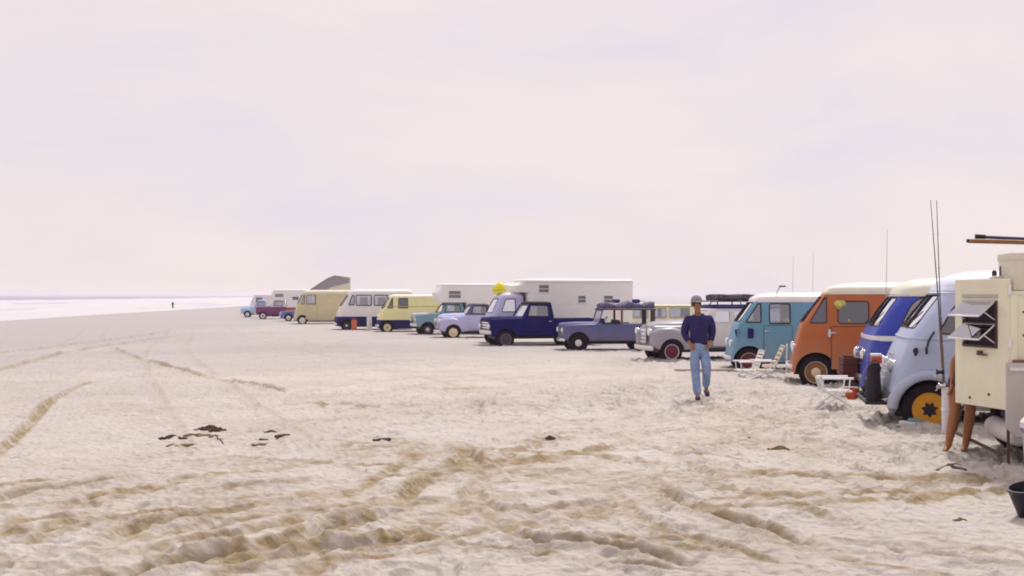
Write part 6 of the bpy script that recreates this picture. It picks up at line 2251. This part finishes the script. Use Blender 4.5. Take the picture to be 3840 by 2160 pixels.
# sandals
for k, (dx, m) in enumerate(((0, material('pale_canvas', (.62, .62, .64), .8)), (.13, material('teal_canvas', (.16, .30, .33), .8)))):
    p = gs(3396 + k * 32, 1602)
    s1 = thing('canvas_shoe', p + Vector((0, 0, -.004)), R(70 + 25 * k), ('pale canvas shoe on the sand by the yellow wheel', 'teal canvas shoe on the sand by the yellow wheel')[k], 'shoe')
    skin_mesh('upper', [(0, .10, .035, .036, .036), (0, .03, .036, .042, .036), (0, -.06, .03, .045, .026), (0, -.13, .025, .036, .02)], [(0, 1), (1, 2), (2, 3)], m, s1, 1)
    mb = MB()
    mb.lathe([(.003, 0), (1, 0), (1, .014), (.003, .014)], 20)
    mb.v = [(x * .052, y * .15 - .015, z) for x, y, z in mb.v]
    mb.build('sole', M_WHITE, s1, True)

# lidded bin and black bucket at the right edge
bn = thing('refuse_bin', Vector((4.985, 10.5, gz(4.985, 10.5) - .01)), 0, 'grey-lilac lidded bin standing at the camper', 'bin')
MB().lathe([(.003, 0), (.22, 0), (.225, .02), (.262, .54), (.268, .55), (.268, .57), (.25, .57), (.21, .03), (.003, .03)], 32).build('bin_body', paint('grey_lilac', (.42, .40, .50), .5), bn, True)
MB().lathe([(.27, .545), (.276, .55), (.276, .60), (.24, .64), (.12, .665), (.003, .67), (.003, .60), (.26, .58)], 32).build('lid', M_WHITE, bn, True)
MB().lathe([(.262, .505), (.272, .505), (.274, .53), (.264, .53)], 32, caps=False).build('rim_band', paint('blue_band', (.10, .16, .38)), bn, True)
MB().tube([(-.05, 0, .66), (-.05, 0, .70), (.05, 0, .70), (.05, 0, .66)], .012, 6).build('lid_handle', M_WHITE, bn, True)
kb = thing('bucket', Vector((4.175, 9.12, gz(4.175, 9.12) + .012)), R(20), 'black rubber bucket tilted on the sand in front of the lidded bin', 'bucket')
mb = MB().lathe([(.003, 0), (.105, 0), (.108, .01), (.150, .245), (.157, .245), (.157, .26), (.140, .26), (.098, .015), (.003, .015)], 28)
q_ = Matrix.Rotation(R(-14), 4, 'Y')
mb.v = [tuple(q_ @ Vector(p)) for p in mb.v]
mb.build('pail', material('black_pail', (.008, .007, .012), .5), kb, True)
MB().tube([tuple(q_ @ Vector((.15 * math.cos(a), .02, .25 - .12 * math.sin(a) * .4 + .0))) for a in np.linspace(0, math.pi, 11)], .006, 5).build('handle', M_ALU, kb, True)

# driftwood, seaweed clumps
weed = material('dried_seaweed', (.055, .028, .030), .9, var=.6, vscale=15, col2=(.20, .13, .05))
weedt = material('tan_seaweed', (.24, .15, .07), .9, var=.6, vscale=15, col2=(.10, .05, .03))


def clump(px, py, w, h, label, m, seed, cat='seaweed', name='seaweed_clump', dp=None, grp='seaweed clumps on the sand'):
    rg = np.random.default_rng(seed)
    p = gs(px, py)
    w, h = w * .85, h * .85
    C = thing(name, p, rg.uniform(-.3, .3), label, cat, grp)
    mb = MB()
    for k in range(26):
        a = rg.uniform(0, 2 * math.pi)
        rr = rg.uniform(0, 1) ** .7
        c = Vector((rr * w * math.cos(a), rr * (dp or w * .5) * math.sin(a), 0))
        ln = rg.uniform(.25, .6) * w
        th = rg.uniform(0, 2 * math.pi)
        pts = []
        for j in range(5):
            t = j / 4 - .5
            pts.append(c + Vector((ln * t * math.cos(th), ln * t * .6 * math.sin(th), -.008 + h * (1 - rr * .8) * rg.uniform(.2, 1.0) * (1 - abs(t)))))
        mb.tube(pts, rg.uniform(.006, .014), 5, flat=rg.uniform(.5, 1.6))
    mb.build('fronds', m, C, True)
    mc = MB().lathe([(.004, h * .75), (w * .25, h * .6), (w * .5, h * .25), (w * .62, -.02)], 12)
    mc.v = [(x * (1 + .25 * math.sin(3 * math.atan2(y, x) + seed)), y * .5 * (1 + .2 * math.cos(2 * math.atan2(y, x))), z * (1 + .3 * math.sin(9 * x))) for x, y, z in mc.v]
    mc.build('matted_core', m, C, True)


Z3 = lambda x, y: (560 + x / 4.6, 1560 + y / 4.6)
clump(*Z3(380, 370), .20, .075, 'dark seaweed clump with a raised tip at the outer end of the group', weed, 1)
clump(*Z3(1040, 262), .26, .115, 'largest dark seaweed clump on the smooth sand', weed, 2)
clump(*Z3(930, 345), .24, .035, 'flat tan seaweed strip right beside the largest dark clump', weedt, 3)
clump(*Z3(600, 490), .22, .04, 'flat tan seaweed strip beside the dark clump with raised tip', weedt, 4)
clump(*Z3(2100, 250), .17, .07, 'small dark seaweed clump with a peak', weed, 5)
clump(*Z3(2340, 335), .15, .04, 'low brown seaweed tuft beside the peaked clump', weed, 6)
clump(*Z3(1950, 490), .17, .03, 'thin tan seaweed strip beside the small peaked clump', weedt, 7)
clump(*Z3(1940, 395), .09, .03, 'tiny brown seaweed tuft next to the thin tan strip', weed, 8)
clump(*Z3(710, 350), .10, .04, 'grey seaweed tuft between two larger clumps', weedt, 9)
clump(1600 + 530 / 1.15, 1240 + 455 / 1.15, .09, .07, 'dark knob of seaweed on open sand before the slate blue truck', weed, 10)
clump(1600 + 1045 / 1.15, 1240 + 430 / 1.15, .09, .04, 'low dark seaweed tuft in front of the walking man', weed, 11)
clump(1600 + 1520 / 1.15, 1240 + 515 / 1.15, .15, .07, 'brown seaweed heap in front of the folding chairs', weedt, 12)
clump(1930 / 1.3417, 1240 + 552 / 1.3417, .15, .03, 'thin dark seaweed strand on churned sand', weed, 13)
clump(1600 + 1390 / 1.15, 1240 + 470 / 1.15, .07, .03, 'tiny seaweed scrap beside the brown heap', weed, 14)
clump(1600 + 2300 / 1.15, 1240 + 815 / 1.15, .06, .03, 'reddish seaweed scrap on the sand near the black bucket', weedt, 15)


def stick(p0, p1, r, label, m, name='driftwood_stick', lift=.01, bend=.03):
    a, b = gs(*p0), gs(*p1)
    C = thing(name, a, 0, label, 'driftwood', None)
    pts = []
    for k in range(8):
        t = k / 7
        q = a.lerp(b, t)
        q.z = gz(q.x, q.y) + lift + bend * .3 * math.sin(t * 5)
        q.y += bend * math.sin(t * 3.1)
        pts.append(q - a)
    MB().tube(pts, r, 8, r2=r * .55).build('stem', m, C, True)
    MB().tube([pts[3], pts[3] + Vector((.05, -.06, .02)), pts[3] + Vector((.09, -.10, .015))], r * .5, 6, r2=r * .2).build('twig', m, C, True)


dwm = material('dark_driftwood', (.10, .055, .045), .9, var=.5, vscale=20, col2=(.2, .13, .1))
stick((3512, 1754), (3622, 1772), .022, 'dark driftwood stick lying at the feet of the bare-legged person', dwm, lift=.012, bend=.01)
stick((810, 1634), (838, 1664), .012, 'short dark stick slanting on the smooth sand', dwm, lift=.008, bend=.0)

# red fuel can and white drum before the white-over-navy van
fc = thing('fuel_can', gs(1328, 1238), R(10), 'orange-red fuel can standing before the white-over-navy van', 'fuel can')
mred = material('red_can', (.55, .13, .07), .5)
MB().bbox(-.17, .17, -.09, .09, -.01, .62, .03).build('can_body', mred, fc, True)
MB().tube([(-.10, 0, .61), (-.10, 0, .70), (.10, 0, .70), (.10, 0, .61)], .02, 6).build('handle', mred, fc, True)
MB().lathe([(.003, .60), (.04, .60), (.04, .66), (.003, .66)], 12, 'z', (.13, 0, 0)).build('cap', M_BLACK, fc, True)
wd_ = thing('white_drum', gs(1385, 1240), 0, 'slim white drum standing between the white and yellow vans', 'drum')
MB().lathe([(.003, -.02), (.15, -.02), (.155, .0), (.15, .4), (.155, .41), (.15, .42), (.15, .80), (.155, .82), (.14, .83), (.003, .83)], 20).build('drum_body', M_WHITE, wd_, True)
MB().lathe([(.003, .825), (.03, .825), (.03, .85), (.003, .85)], 12, 'z', (.08, 0, 0)).build('bung', M_ALU, wd_, True)


# ------------------------------------------------------------------ haze
def haze():
    o = MB().box(-2900, 2900, -70, 2700, -6.0, 5.6).build('haze', None)
    m = bpy.data.materials.new('sea_haze')
    m.use_nodes = True
    t = m.node_tree
    t.nodes.clear()
    oo = t.nodes.new('ShaderNodeOutputMaterial')
    v = t.nodes.new('ShaderNodeVolumePrincipled')
    v.inputs['Color'].default_value = (0.93, 0.90, 0.94, 1)
    v.inputs['Density'].default_value = 0.0003
    v.inputs['Anisotropy'].default_value = 0.1
    t.links.new(v.outputs[0], oo.inputs['Volume'])
    o.data.materials.append(m)
    tag(o, kind='stuff')


haze()
